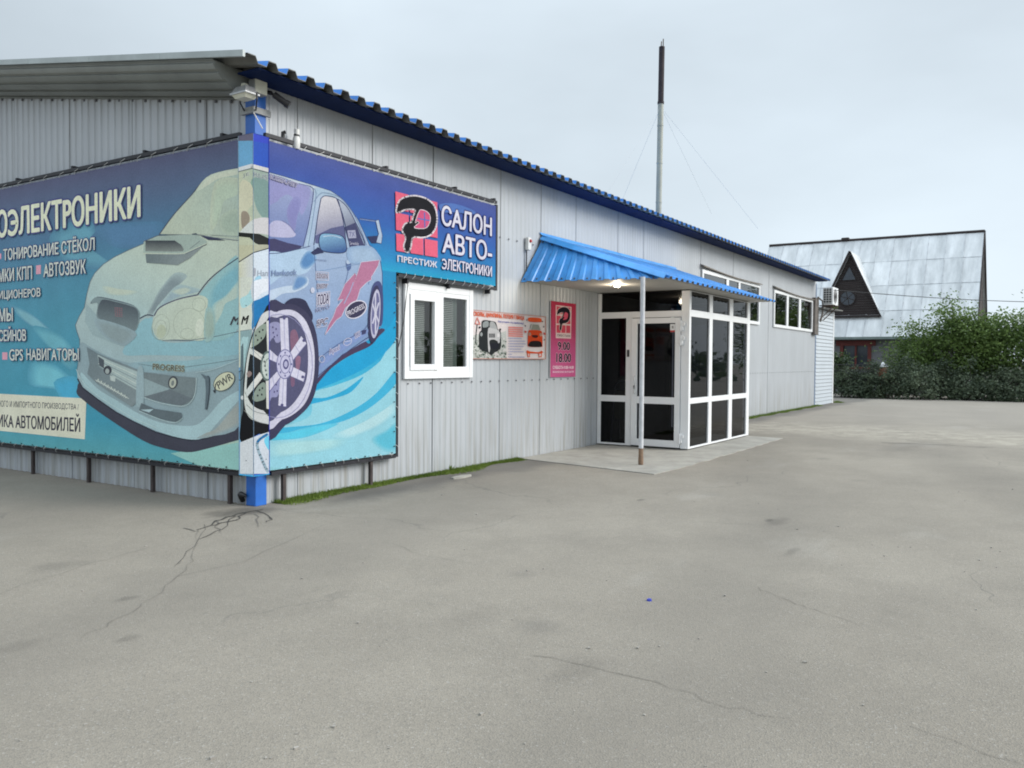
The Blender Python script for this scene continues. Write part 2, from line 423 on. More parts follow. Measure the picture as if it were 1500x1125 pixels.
    st = rng(ay.outputs[0], -.85, -.45, 0, .6)
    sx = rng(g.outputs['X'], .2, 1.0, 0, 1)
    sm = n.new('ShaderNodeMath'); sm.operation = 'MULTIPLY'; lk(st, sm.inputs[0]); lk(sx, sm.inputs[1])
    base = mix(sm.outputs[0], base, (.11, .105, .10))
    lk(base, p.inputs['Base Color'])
    bp = n.new('ShaderNodeBump'); bp.inputs['Strength'].default_value = .5; bp.inputs['Distance'].default_value = .006
    lk(va.outputs['Distance'], bp.inputs['Height']); lk(bp.outputs[0], p.inputs['Normal'])
    return m
def _st(x, y, a, b, am):
    p = FZ(x, y, 0); return (p.x, p.y, a, b, am)
STAINS = [_st(188, 877, .10, .06, .4), _st(185, 936, .09, .06, .32), _st(1140, 764, .28, .12, .4), _st(352, 750, .45, .30, .75), _st(938, 732, .10, .05, .5), _st(1128, 762, .12, .05, .6), _st(1160, 808, .2, .06, .35), _st(30, 945, .25, .1, .2), _st(840, 978, .3, .12, .18), _st(560, 720, .9, .22, .45), _st(660, 700, .9, .25, .45), _st(1320, 655, 1.6, .4, .22), _st(80, 830, .3, .2, .3), _st(700, 905, .25, .16, .12)]
ASPH = asphalt_mat()
mb = MB()
mb.face([(-500, -500, 0), (700, -500, 0), (700, 700, 0), (-500, 700, 0)])
tag(mb.build('ground', ASPH), kind='structure')

# cracks opened round the foot of the corner post
CRK = mat('crack_fill', (.05, .047, .042), .95)
mb = MB()
def crack(pts, w):
    P = [FZ(x, y, .004) for x, y in pts]; lo = []; hi = []
    Q = []
    for i in range(len(P)-1):
        for t in range(4): Q.append(P[i].lerp(P[i+1], t/4)+Vector((random.uniform(-.03, .03), random.uniform(-.03, .03), 0)))
    Q.append(P[-1])
    for i, q in enumerate(Q):
        d = (Q[min(i+1, len(Q)-1)]-Q[max(i-1, 0)]).normalized(); k = w*random.uniform(.3, 1)*min(1, (len(Q)-i)/3)
        s = Vector((-d.y, d.x, 0))*k; lo.append(q-s); hi.append(q+s)
    mb.grid([lo, hi])
crack([(385, 745), (350, 752), (318, 763), (288, 776)], .02)
crack([(360, 750), (345, 762), (310, 770)], .014)
crack([(375, 748), (400, 757), (390, 765)], .014)
crack([(340, 756), (325, 775), (290, 790)], .008)
crack([(300, 768), (285, 800), (255, 830)], .004)
tag(mb.build('asphalt_crack', CRK), kind='structure')
mb = MB()
crack([(-20, 876), (90, 838), (178, 812), (230, 800)], 0.0022)
crack([(290, 776), (284, 816), (260, 843), (225, 876), (178, 905), (118, 935)], 0.0022)
crack([(260, 843), (355, 822), (473, 769), (540, 757)], 0.0022)
crack([(785, 961), (868, 976), (987, 1009), (1075, 1035), (1164, 1056)], 0.0022)
crack([(1105, 858), (1150, 880), (1194, 893), (1262, 918)], 0.0022)
crack([(1342, 1065), (1442, 1100), (1520, 1130)], 0.0022)
crack([(560, 790), (620, 815), (690, 824)], 0.0022)
crack([(1110, 641), (1180, 643), (1260, 646)], 0.016)
crack([(1290, 648), (1390, 652), (1480, 657)], 0.022)
crack([(1150, 652), (1240, 650)], 0.012)
crack([(318, 763), (322, 780)], 0.01)
crack([(375, 752), (378, 772)], 0.008)
crack([(270, 772), (292, 778)], 0.012)
tag(mb.build('asphalt_crack', mat('dusty_crack_fill', (.15, .137, .118), .95)), kind='structure')

# concrete slab in front of the porch
mb = MB()
slab = [FZ(780, 671, .03), FZ(955, 694, .03), FZ(1140, 642, .03)]
slab = [Vector((5.0, -.02, 0)), Vector((4.55, -2.42, 0)), Vector((5.6, -2.47, 0)), Vector((10.9, -2.42, 0)), Vector((11.15, -.02, 0))]
top = [v+Vector((0, 0, .012)) for v in slab]
def rag(a, b, n, j):
    return [a.lerp(b, i/n)+Vector((0, random.uniform(-j, j), 0)) for i in range(n)]
ed = [top[0]]+[top[0].lerp(top[1], .5)]+rag(top[1], top[2], 4, .012)+rag(top[2], top[3], 24, .022)+[top[3], top[4]]
mb.face(ed)
for i in range(len(ed)):
    a, b = ed[i], ed[(i+1) % len(ed)]; mb.face([a, b, Vector((b.x, b.y, -.02)), Vector((a.x, a.y, -.02))])
tag(mb.build('pavement_slab', CONC), kind='structure')

# ================================================================== WORKSHOP BUILDING
LEN, HW = 24.1, 4.30
def roof_z(y): return 4.33+.167*(y+.5)
B = thing('workshop_building', (0, 0, 0), 'long grey ribbed steel workshop with a blue corrugated roof edge and blue corner post', 'building')
WIN = [(2.30, 3.70, 1.29, 2.44), (12.82, 17.30, 2.56, 3.60), (18.78, 23.40, 2.56, 3.58)]
mb = MB()
segs = []
xp = 0.0
for a, b, z0, z1 in WIN:
    segs.append((xp, a, 0, HW)); segs.append((a, b, 0, z0)); segs.append((a, b, z1, HW)); xp = b
segs.append((xp, LEN, 0, HW))
for a, b, z0, z1 in segs:
    a0 = math.floor(a/.115)*.115
    ribs(mb, (a, 0), (b, 0), z0, z1, (0, -1))
for x in [.55, 1.72, 2.88, 4.46, 5.61, 6.76, 8.39, 9.55, 12.76, 15.1, 18.3]:
    z0 = 0
    if 2.3 < x < 3.7: mb.box(x, x+.006, -.0115, -.002, 0, 1.27, 1); z0 = 2.5
    if 12.8 < x < 17.3: mb.box(x, x+.006, -.0115, -.002, 0, 2.52, 1); z0 = 3.64
    mb.box(x, x+.006, -.0115, -.002, z0, HW, 1)
for zz in (1.20, 3.30):
    x = .31
    while x < LEN:
        if not any(a-.05 < x < b+.05 and z0-.08 < zz < z1+.08 for a, b, z0, z1 in WIN):
            mb.box(x-.009, x+.009, -.017, -.009, zz-.009, zz+.009, 2)
        x += .23
mb.build('wall', [WALL, SEAM, SCREW], B)
mb = MB()
ribs(mb, (0, 10.5), (0, 0), 0, 0, (-1, 0), per=.137, dep=.016, zf=lambda x, y: roof_z(y)-.30)
for y in (.76, 2.08, 3.38, 4.68, 5.98, 7.3): mb.box(-.0115, -.002, y, y+.006, 0, roof_z(y)-.31, 1)
for zz in (1.25,):
    for k in range(40): mb.box(-.017, -.009, .2+k*.23, .218+k*.23, zz, zz+.018, 2)
for k in range(42):
    y = .12+k*.2415+random.uniform(-.02, .02); mb.box(-.02, -.009, y, y+.03, roof_z(y)-.335, roof_z(y)-.31, 2)
mb.build('wall', [WALL, SEAM, SCREW], B)
mb = MB()
ribs(mb, (LEN, 0), (LEN, 10.5), 0, 0, (1, 0), zf=lambda x, y: roof_z(y)-.06)
mb.face([(0, 10.5, 0), (LEN, 10.5, 0), (LEN, 10.5, roof_z(10.5)-.06), (0, 10.5, roof_z(10.5)-.06)])
mb.build('wall', WALL, B)
# roof: trapezoid sheets running up the slope, open wave ends at the eave
mb = MB()
PER, DEP = .245, .062
xs = []
x = -.63
while x < 23.75:
    for u, h in ((0, 0), (.10, 0), (.125, 1), (.215, 1), (.245-.001, 0)):
        if x+u > -.53: xs.append((x+u, h*DEP))
    x += PER
def rsheet(y0, y1, dz):
    return [[(x, y0, roof_z(y0)-DEP+h+dz) for x, h in xs], [(x, y1, roof_z(y1)-DEP+h+dz) for x, h in xs]]
mb.grid(rsheet(-.5, 10.8, 0), 0)
mb.grid(rsheet(-.5, 10.8, -.008), 1)
a = rsheet(-.5, 0, 0)[0]; b_ = rsheet(-.5, 0, -.008)[0]
mb.grid([[(p[0], p[1]-.0005, p[2]) for p in a], [(p[0], p[1]-.0005, p[2]) for p in b_]], 1)
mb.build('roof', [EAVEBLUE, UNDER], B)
# verge trim strip along the raking edge
mb = MB()
for i in range(9):
    y0, y1 = -.5+i*1.25, -.5+(i+1)*1.25-.004
    mb.obox(((-.55), (y0+y1)/2, roof_z((y0+y1)/2)-.020), (.014, 0, 0), (0, (y1-y0)/2, .167*(y1-y0)/2), (0, 0, .030))
mb.build('verge_trim', RIDGEM, B)
# coved soffit under the verge (ribs run along the slope), from the wall head out to the verge
prof = []
for i in range(101):
    t = i/100
    ang = t*pi/2
    x = -.53+.53*(1-cos(ang))*.92+.53*.08*t
    z = -.055-.255*sin(ang)
    ph = (t*5) % 1
    r = .022 if .12 < ph < .5 else 0
    prof.append((x+r*.75, z+r*.65))
mb = MB()
mb.grid([[(x, -.02 if True else 0, roof_z(-.02)+z) for x, z in prof], [(x, 10.6, roof_z(10.6)+z) for x, z in prof]])
mb.face([(x, -.021, roof_z(-.021)+z) for x, z in prof]+[(0, -.021, roof_z(0)-.07)])
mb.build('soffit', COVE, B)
# navy eaves board, and a dark sheet standing for shade under the overhang
mb = MB()
mb.box(-.02, 23.9, -.10, -.012, 4.272, 4.345)
mb.box(-.3, 23.9, -.40, -.103, 4.262, 4.275)  # sheet whose near-black navy paints in the shaded roof underside
mb.build('fascia_and_shade_sheet', NAVY, B)
# blue corner post
mb = MB()
mb.box(-.045, .10, -.045, .10, 0, 4.32, 0, .006)
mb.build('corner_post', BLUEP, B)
# cable duct at the far end, box gutter like
mb = MB()
mb.box(23.46, 23.98, -.12, -.014, 2.45, 3.70, 0, .01)
mb.tube([(23.7, -.14, 3.72), (23.9, -.25, 3.6), (23.95, -.25, 3.2), (23.85, -.2, 2.9)], .03, 6)
mb.build('cable_duct', mat('dirty_duct', (.12, .105, .095), .8, 0, .35, 6), B)
mb = MB(); mb.box(24.02, 24.09, -.016, -.0, 0, 4.2); mb.build('corner_trim', mat('blue_grey_trim', (.20, .27, .40), .5), B)

def rect_frame(mb, x0, x1, z0, z1, w, y0, y1, bev=.004):
    """frame in an XZ plane"""
    mb.box(x0, x0+w, y0, y1, z0, z1, 0, bev); mb.box(x1-w, x1, y0, y1, z0, z1, 0, bev)
    mb.box(x0+w, x1-w, y0+.001, y1, z0, z0+w, 0, bev); mb.box(x0+w, x1-w, y0+.001, y1, z1-w, z1, 0, bev)
# office window
def window_root(a, b, z0, z1, lab):
    mb = MB(); x0, x1 = a-.03, b+.03
    mb.box(x0, x0+.085, -.05, -.012, z0-.03, z1+.03, 0, .006); mb.box(x1-.085, x1, -.05, -.012, z0-.03, z1+.03, 0, .006)
    mb.box(x0+.085, x1-.085, -.049, -.012, z1-.055, z1+.03, 0, .006); mb.box(x0+.085, x1-.085, -.049, -.012, z0-.03, z0+.055, 0, .006)
    o = mb.build('window', WHITE, B)
    o['label'] = lab
    WL[o.name] = Vector()
    mb = MB()
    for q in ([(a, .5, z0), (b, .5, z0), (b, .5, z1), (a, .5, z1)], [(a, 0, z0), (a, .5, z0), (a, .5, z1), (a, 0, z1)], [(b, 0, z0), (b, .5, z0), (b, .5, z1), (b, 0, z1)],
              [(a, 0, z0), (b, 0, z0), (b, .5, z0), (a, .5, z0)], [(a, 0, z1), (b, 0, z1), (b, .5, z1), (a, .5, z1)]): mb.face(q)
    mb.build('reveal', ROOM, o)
    return o
a, b, z0, z1 = WIN[0]
o = window_root(a, b, z0, z1, 'white two-light office window with half-closed blinds')
mb = MB(); mb.box(2.92, 3.06, -.046, .02, 1.345, 2.385, 0, .005); mb.box(2.355, 2.92, -.044, .02, 1.345, 1.41, 0, .004); mb.box(3.06, 3.645, -.044, .02, 1.345, 1.41, 0, .004)
mb.box(2.355, 2.92, -.044, .02, 2.33, 2.385, 0, .004); mb.box(3.06, 3.645, -.044, .02, 2.33, 2.385, 0, .004); mb.box(3.585, 3.645, -.043, .02, 1.41, 2.33, 0, .004)
mb.build('frame', WHITE, o)
mb = MB(); rect_frame(mb, 2.37, 2.93, 1.37, 2.33, .075, -.062, .0)
mb.build('sash', WHITE, o)
for x0, x1 in ((2.445, 2.855), (3.06, 3.585)):
    mb = MB(); mb.face([(x0, -.015, 1.40), (x1, -.015, 1.40), (x1, -.015, 2.33), (x0, -.015, 2.33)]); mb.build('pane', GLASS, o)
for x0, x1 in ((2.40, 2.80), (2.96, 3.42)):
    mb = MB(); z = 1.40
    while z < 2.36:
        mb.obox(((x0+x1)/2, .07, z), ((x1-x0)/2, 0, 0), (0, .0085, .0095), (0, .0004, -.0004)); z += .0245
    mb.build('blind', SLATS, o)
mb = MB(); mb.box(3.43, 3.52, .08, .10, 1.36, 2.40); mb.build('curtain', mat('pale_curtain', (.34, .40, .38), .8), o)
# workshop windows
for wi, (a, b, z0, z1) in enumerate(WIN[1:]):
    o = window_root(a, b, z0, z1, ['long white window partly hidden by the canopy', 'long white three-light window near the far end'][wi])
    muls = [(14.50, 14.68), (15.46, 15.60)] if wi == 0 else [(20.14, 20.34), (21.62, 21.86)]
    for m0, m1 in muls:
        mb = MB(); mb.box(m0, m1, -.044, .02, z0+.055, z1-.055, 0, .004); mb.build('mullion', WHITE, o)
    ed = [a+.055]+[v for m in muls for v in m]+[b-.055]
    for k in range(3):
        mb = MB(); mb.face([(ed[2*k], -.02, z0+.04), (ed[2*k+1], -.02, z0+.04), (ed[2*k+1], -.02, z1-.04), (ed[2*k], -.02, z1-.04)]); mb.build('pane', GLASSW, o)
    mb = MB()                                                    # sagging drip flashing over the head
    top = []; bot = []
    for k in range(25):
        t = k/24; x = a-.08+(b-a+.14)*t; s = .075*(1-t)**2-.03*sin(pi*t)
        top.append((x, -.012, z1+.085+s)); bot.append((x, -.10, z1+.05+s*.8))
    mb.grid([top, bot]); mb.grid([bot, [(p[0], p[1], p[2]-.025) for p in bot]])
    mb.build('drip_flashing', mat('weathered_flashing', (.17, .15, .13), .7, .1, .3, 5), o)

# ================================================================== PRINTED BANNERS (flat artwork drawn on its own plane)
class Art:
    def __init__(s, ax, v, nrm, k, clip=None):
        s.ax, s.pv, s.n, s.k, s.clip = ax, v, nrm, k, clip
        s.v = []; s.f = []; s.c = []; s.layer = 0
    def P(s, x, y): return hit(x, y, s.ax, s.pv)
    def _emit(s, pts3, cols, tris, stag=False):
        s.layer += 1; off = s.n*(s.layer*.00004)
        if stag:
            for i, t in enumerate(tris):
                b = len(s.v)
                for q in t: s.v.append(pts3[q]+off+s.n*(.000006*(i % 5)))
                s.f.append([b, b+1, b+2]); s.c.append([cols[q] for q in t])
            return
        b = len(s.v)
        for p in pts3: s.v.append(p+off)
        for t in tris:
            s.f.append([b+i for i in t]); s.c.append([cols[i] for i in t])
    def colf(s, c):
        if isinstance(c[0], (tuple, list)):
            c0, p0, c1, p1 = c; d = (p1[0]-p0[0], p1[1]-p0[1]); l2 = d[0]**2+d[1]**2
            a, b = rgb(*c0, s.k), rgb(*c1, s.k)
            def f(x, y):
                t = max(0, min(1, ((x-p0[0])*d[0]+(y-p0[1])*d[1])/l2)); return tuple(a[i]+(b[i]-a[i])*t for i in range(3))
            return f
        cc = rgb(*c, s.k)
        return lambda x, y: cc
    def poly(s, pts, c, clip=True):
        if clip and s.clip: pts = clip_poly(pts, s.clip)
        q = []
        for p in pts:
            if not q or abs(p[0]-q[-1][0])+abs(p[1]-q[-1][1]) > .02: q.append(p)
        if len(q) < 3: return
        tr = tessellate_polygon([[Vector((x, y, 0)) for x, y in q]])
        f = s.colf(c)
        s._emit([s.P(x, y) for x, y in q], [f(x, y) for x, y in q], [t for t in tr])
    def sm(s, pts, c): s.poly(smooth(pts), c)
    def so(s, pts, c, base, n=6, k0=1.12, k1=.72):
        """airbrushed shape: colour fades into its surroundings towards the rim"""
        pts = smooth(pts); cx = sum(p[0] for p in pts)/len(pts); cy = sum(p[1] for p in pts)/len(pts)
        for i in range(n):
            t = (i+1)/n; k = k0+(k1-k0)*i/(n-1)
            s.poly([(cx+(x-cx)*k, cy+(y-cy)*k) for x, y in pts], tuple(base[j]+(c[j]-base[j])*t for j in range(3)))
    def line(s, pts, w, c, closed=False, sm=False):
        if sm: pts = smooth(pts, closed)
        if closed: pts = list(pts)+[pts[0]]
        for i in range(len(pts)-1):
            (x0, y0), (x1, y1) = pts[i], pts[i+1]; l = math.hypot(x1-x0, y1-y0)
            if l < .05: continue
            nx, ny = -(y1-y0)/l*w/2, (x1-x0)/l*w/2; ex, ey = (x1-x0)/l*w*.2, (y1-y0)/l*w*.2
            q = [(x0+nx-ex, y0+ny-ey), (x1+nx+ex, y1+ny+ey), (x1-nx+ex, y1-ny+ey), (x0-nx-ex, y0-ny-ey)]
            if s.clip: q = clip_poly(q, s.clip)
            if len(q) < 3: continue
            f = s.colf(c)
            s.layer -= (i > 0)
            s._emit([s.P(x, y) for x, y in q], [f(x, y) for x, y in q], [(0, j, j+1) for j in range(1, len(q)-1)])
    def ell(s, cx, cy, rx, ry, rot, c, n=28):
        a = radians(rot)
        s.poly([(cx+rx*cos(t)*cos(a)-ry*sin(t)*sin(a), cy+rx*cos(t)*sin(a)+ry*sin(t)*cos(a)) for t in [2*pi*i/n for i in range(n)]], c)
    def ring(s, cx, cy, rx, ry, rot, w, c, n=28):
        a = radians(rot)
        s.line([(cx+rx*cos(t)*cos(a)-ry*sin(t)*sin(a), cy+rx*cos(t)*sin(a)+ry*sin(t)*cos(a)) for t in [2*pi*i/n for i in range(n)]], w, c, True)
    def strips(s, rows):
        """rows: list of (z, colour, u0, u1) in wall coordinates, smooth vertical gradient"""
        for i in range(len(rows)-1):
            z0, c0, a0, b0 = rows[i]; z1, c1, a1, b1 = rows[i+1]; s.layer -= (i > 0)
            p = [s.UV(a0, z0), s.UV(b0, z0), s.UV(b1, z1), s.UV(a1, z1)]
            k0, k1 = rgb(*c0, s.k), rgb(*c1, s.k)
            s._emit(p, [k0, k0, k1, k1], [(0, 1, 2), (0, 2, 3)])
    def UV(s, u, z):
        return Vector((s.pv, u, z)) if s.ax == 0 else Vector((u, s.pv, z))
    def text(s, txt, tl, br, c, bold=.02, slant=0, edge=None, ew=.045):
        """fit lettering into the box whose top-left / bottom-right photo pixels are given"""
        a, b = s.P(*tl), s.P(*br); oa = 1-s.ax
        u0, u1, zt, zb = a[oa], b[oa], a.z, b.z
        vs, fs = glyphs(txt, 0)
        bx = [min(v[0] for v in vs), max(v[0] for v in vs), min(v[1] for v in vs), max(v[1] for v in vs)]
        H = abs(zt-zb); sg = 1 if u1 > u0 else -1
        def put(col, du, dz):
            p3 = []
            for x, y in vs:
                tx = (x-bx[0])/(bx[1]-bx[0]); ty = (y-bx[2])/(bx[3]-bx[2])
                p3.append(s.UV(u0+sg*bw+(u1-u0-2*sg*bw)*(tx+slant*ty)+du, zb+bh+(zt-zb-2*bh)*ty+dz))
            s._emit(p3, [rgb(*col, s.k)]*len(p3), fs, True)
        bw, bh = bold*H*1.1, bold*H*.6
        if edge:
            for k in range(12):
                t = 2*pi*k/12; put(edge, (bw+ew*H)*cos(t), (bh+ew*H)*sin(t))
        for k in range(8):
            t = 2*pi*k/8; put(c, bw*cos(t), bh*sin(t))
    def textq(s, txt, q, c, bold=.02, edge=None, ew=.05):
        """lettering mapped into a free quadrilateral of photo pixels: TL, TR, BR, BL"""
        vs, fs = glyphs(txt, 0)
        bx = [min(v[0] for v in vs), max(v[0] for v in vs), min(v[1] for v in vs), max(v[1] for v in vs)]
        Q = [s.P(*p) for p in q]
        H = abs(Q[0].z-Q[3].z); oa = 1-s.ax
        def put(col, du, dz):
            p3 = []
            for x, y in vs:
                tx = (x-bx[0])/(bx[1]-bx[0]); ty = 1-(y-bx[2])/(bx[3]-bx[2])
                p = (Q[0]*(1-tx)+Q[1]*tx)*(1-ty)+(Q[3]*(1-tx)+Q[2]*tx)*ty
                p[oa] += du; p.z += dz; p3.append(p)
            s._emit(p3, [rgb(*col, s.k)]*len(p3), fs, True)
        bw = bold*H*.8
        if edge:
            for k in range(8):
                t = 2*pi*k/8; put(edge, (bw+ew*H)*cos(t), (bw+ew*H)*sin(t))
        for k in range(6 if bold > .005 else 1):
            t = 2*pi*k/6; put(c, bw*cos(t), bw*.6*sin(t))
    def build(s, name, parent):
        off = WL.get(parent.name, Vector()) if parent else Vector()
        me = bpy.data.meshes.new(name); me.from_pydata([v-off for v in s.v], [], s.f); me.materials.append(PRINT)
        at = me.color_attributes.new('ink', 'FLOAT_COLOR', 'CORNER')
        fl = []
        for pl, c in zip(me.polygons, s.c):
            for q in c: fl += [*q, 1.0]
        at.data.foreach_set('color', fl)
        o = bpy.data.objects.new(name, me); COL.objects.link(o)
        if parent: o.parent = parent
        WL[o.name] = off
        return o
_gc = {}
def _txt(body, res):
    c = bpy.data.curves.new('lettering', 'FONT'); c.body = body; c.size = 1; c.resolution_u = res
    o = bpy.data.objects.new('lettering', c); COL.objects.link(o)
    dg = bpy.context.evaluated_depsgraph_get(); dg.update()
    me = o.evaluated_get(dg).to_mesh()
    r = ([(v.co.x, v.co.y) for v in me.vertices], [tuple(p.vertices) for p in me.polygons if p.area > 1e-7], sum(p.area for p in me.polygons))
    bpy.data.objects.remove(o); bpy.data.curves.remove(c)
    return r
def _glyph(ch):
    """one letter: of several outline resolutions keep the one with the median filled area (the odd ones out are mis-filled)"""
    if ch == 'Э' and ch not in _gc:                               # a mirrored C with a middle bar
        v, f, adv = _glyph('C'); a, b = min(p[0] for p in v), max(p[0] for p in v); m = (min(p[1] for p in v)+max(p[1] for p in v))/2
        v = [(a+b-x, y) for x, y in v]; n = len(v)
        _gc[ch] = (v+[(a+(b-a)*.30, m-.04), (b-.03, m-.04), (b-.03, m+.04), (a+(b-a)*.30, m+.04)], f+[(n, n+1, n+2), (n, n+2, n+3)], adv)
    if ch not in _gc:
        c = {'А': 'A', 'Р': 'P'}.get(ch, ch)
        rs = sorted((_txt(c, k) for k in (4, 3, 5, 6, 2, 7, 8)), key=lambda r: r[2])
        m = rs[3]
        _gc[ch] = (m[0], m[1], max(v[0] for v in _txt(c+'H', 3)[0])-max(v[0] for v in _txt('H', 3)[0]))
    return _gc[ch]
def glyphs(txt, bold):
    x = 0; vs, fs = [], []
    for ch in txt:
        if ch == ' ': x += .28; continue
        v, f, adv = _glyph(ch); b = len(vs)
        vs += [(p+x, q) for p, q in v]; fs += [tuple(i+b for i in t) for t in f]; x += adv
    return vs, fs
def smooth(pts, closed=True, n=4):
    o = []; m = len(pts)
    rngi = range(m) if closed else range(m-1)
    for i in rngi:
        if closed: p0, p1, p2, p3 = pts[i-1], pts[i], pts[(i+1) % m], pts[(i+2) % m]
        else: p0, p1, p2, p3 = pts[max(i-1, 0)], pts[i], pts[i+1], pts[min(i+2, m-1)]
        for k in range(n):
            t = k/n
            o.append(tuple(.5*((2*p1[j])+(-p0[j]+p2[j])*t+(2*p0[j]-5*p1[j]+4*p2[j]-p3[j])*t*t+(-p0[j]+3*p1[j]-3*p2[j]+p3[j])*t**3) for j in (0, 1)))
    if not closed: o.append(pts[-1])
    return o
def clip_poly(pts, C):
    """Sutherland-Hodgman against convex polygon C"""
    ar = sum(C[i][0]*C[(i+1) % len(C)][1]-C[(i+1) % len(C)][0]*C[i][1] for i in range(len(C)))
    if ar < 0: C = C[::-1]
    out = list(pts)
    for i in range(len(C)):
        ax, ay = C[i]; bx, by = C[(i+1) % len(C)]; inp = out; out = []
        def sd(p): return (bx-ax)*(p[1]-ay)-(by-ay)*(p[0]-ax)
        for j in range(len(inp)):
            p, q = inp[j-1], inp[j]; a, b = sd(p), sd(q)
            if (a >= 0) != (b >= 0):
                t = a/(a-b); out.append((p[0]+(q[0]-p[0])*t, p[1]+(q[1]-p[1])*t))
            if b >= 0: out.append(q)
        if not out: return []
    return out
def Z(ox, oy, sc):
    return lambda *pts: [(ox+x/sc, oy+y/sc) for x, y in pts]
K1, K2, K3, K4, K5 = Z(0, 60, 3.409), Z(0, 380, 2.961), Z(330, 180, 3.629), Z(330, 440, 3.515), Z(570, 260, 3.516)
M1, M2, M3, M4, M5, M6, M8 = Z(100, 320, 5.623), Z(100, 490, 4.6875), Z(330, 60, 5.625), Z(340, 390, 3.75), Z(440, 260, 4.167), Z(680, 430, 8.033), Z(0, 240, 5.625)
KF, KL, KC = (1.30, 1.42, 1.38), (.58, .68, .76), (.56, .60, .64)
DK = (45, 52, 68)
def pix(w):
    d = Vector(w)-CAM; q = d.dot(fw); return (750+FPX*d.dot(rt)/q, 562.5-FPX*d.dot(up)/q)
# ---- side banner -------------------------------------------------------------------------------------
BL = thing('mural_banner', (-.12, 2.5, .36), 'faded blue banner with a grey car front and service lettering, on the shaded side wall', 'banner', 'mural banners')
A = Art(0, -.12, Vector((-1, 0, 0)), KL)
zz = lambda y, x=200: FX(x, y, -.12).z
Y0, Y1 = -.05, 7.6
A.strips([(3.70, (76, 84, 114), Y0, Y1), (zz(285), (78, 100, 132), Y0, Y1), (zz(340), (72, 114, 148), Y0, Y1), (zz(400), (72, 130, 158), Y0, Y1), (zz(470), (72, 138, 164), Y0, Y1), (zz(560), (68, 140, 166), Y0, Y1), (zz(620), (62, 142, 170), Y0, Y1), (.37, (82, 152, 166), Y0, Y1)])
A.clip = [pix((-.12, 7, 3.71)), pix((-.12, -.05, 3.71)), pix((-.12, -.05, .368)), pix((-.12, 7, .368))]
A.so(K1((270, 970), (420, 900), (470, 960), (420, 1010), (560, 1120), (430, 1125), (300, 1080)), (92, 148, 172), (74, 122, 152))
A.so(K1((500, 930), (700, 910), (800, 920), (760, 1010), (640, 1030), (560, 1010)), (78, 120, 158), (73, 116, 150))
A.so(K2((55, 205), (130, 235), (200, 290), (265, 360), (190, 320), (100, 262)), (112, 166, 184), (72, 132, 162))
A.so(K2((150, 300), (260, 330), (330, 420), (300, 470), (230, 400)), (98, 164, 184), (72, 138, 164))
A.so(K2((150, 450), (250, 470), (340, 560), (330, 590), (240, 560), (140, 540)), (104, 176, 196), (72, 142, 170))
A.so(K2((240, 540), (330, 520), (340, 640), (300, 640)), (70, 158, 196), (74, 150, 180))
A.poly(M2((870, 800), (1190, 720), (1190, 900), (960, 880)), (150, 184, 176))
A.poly([(250, 664), (352, 648), (352, 690), (300, 686)], (132, 184, 184))
A.poly([(53, 389), (60, 388), (60, 401), (53, 402)], (196, 150, 172)); A.poly([(3.5, 516), (11, 516), (11, 527), (3.5, 527)], (196, 150, 172)); A.poly([(-1, 372), (2, 371), (2, 379), (-1, 380)], (196, 150, 172))
A.poly([(-70, 573), (126.8, 583.6), (124.4, 643.5), (-70, 624)], (196, 202, 190))
A.textq('НОГО И ИМПОРТНОГО ПРОИЗВОДСТВА /', [(-2, 586.5), (115.5, 591.8), (115.5, 601.6), (-2, 597.5)], (52, 54, 70), .012)
A.textq('ИКА АВТОМОБИЛЕЙ', [(-2, 602), (117.5, 606.5), (117.5, 632.8), (-2, 625)], (48, 50, 66), .03)
# car: shadow lip, body
A.k = KC
A.sm(M2((95, 335), (62, 372), (62, 410), (110, 455), (180, 510), (340, 620), (500, 720), (620, 770), (810, 808), (950, 785), (1180, 720), (1260, 690), (1260, 560), (1000, 640), (600, 560), (300, 450)), (58, 60, 72))
body = [(234, 345), (222, 350), (210.3, 357), (189, 366), (167.6, 376.5), (151.6, 387), (139, 400), (132.5, 412), (127.6, 430), (124, 450), (116, 464), (110.7, 476.5), (113, 486), (117, 497), (117.5, 512), (115.5, 528), (113, 543), (114, 555), (121, 568), (142, 584), (170, 603.5), (196, 617.5), (228, 632.5), (254, 640), (281, 645), (303, 642), (330, 631), (358, 618), (358, 340), (300, 338)]
A.poly(body, ((156, 172, 168), (200, 350), (132, 156, 166), (200, 620)))
A.line(body[:17], 1.1, (84, 100, 110))
A.line([(114, 555), (121, 568), (142, 584.3), (170, 603.8), (196, 617.8), (228, 632.8), (254, 640.4), (281, 645.3), (303, 642), (330, 631.5), (356, 618)], 2.2, (44, 48, 58))
# bumper tones
A.sm(M2((85, 60), (160, 90), (300, 160), (480, 200), (900, 200), (1190, 150), (1190, 610), (950, 705), (850, 722), (720, 698), (600, 655), (450, 585), (330, 515), (200, 425), (100, 330), (70, 240)), (126, 146, 153))
A.sm(M2((110, 350), (200, 425), (330, 515), (450, 588), (600, 655), (720, 698), (850, 720), (940, 700), (1040, 590), (1190, 430), (1190, 380), (1060, 450), (960, 560), (880, 620), (760, 625), (620, 600), (480, 540), (330, 450), (200, 370), (90, 260)), (146, 172, 178))
A.so(M2((900, 700), (1010, 650), (1180, 460), (1190, 600), (1000, 690)), (140, 148, 146), (128, 147, 153))
A.so(M2((480, 190), (900, 170), (1190, 20), (1190, 160), (920, 240), (560, 250)), (128, 160, 168), (128, 150, 158))
A.poly(M1((150, 700), (240, 800), (270, 850), (540, 940), (500, 1050), (400, 1040), (200, 960), (140, 850)), (134, 154, 158))
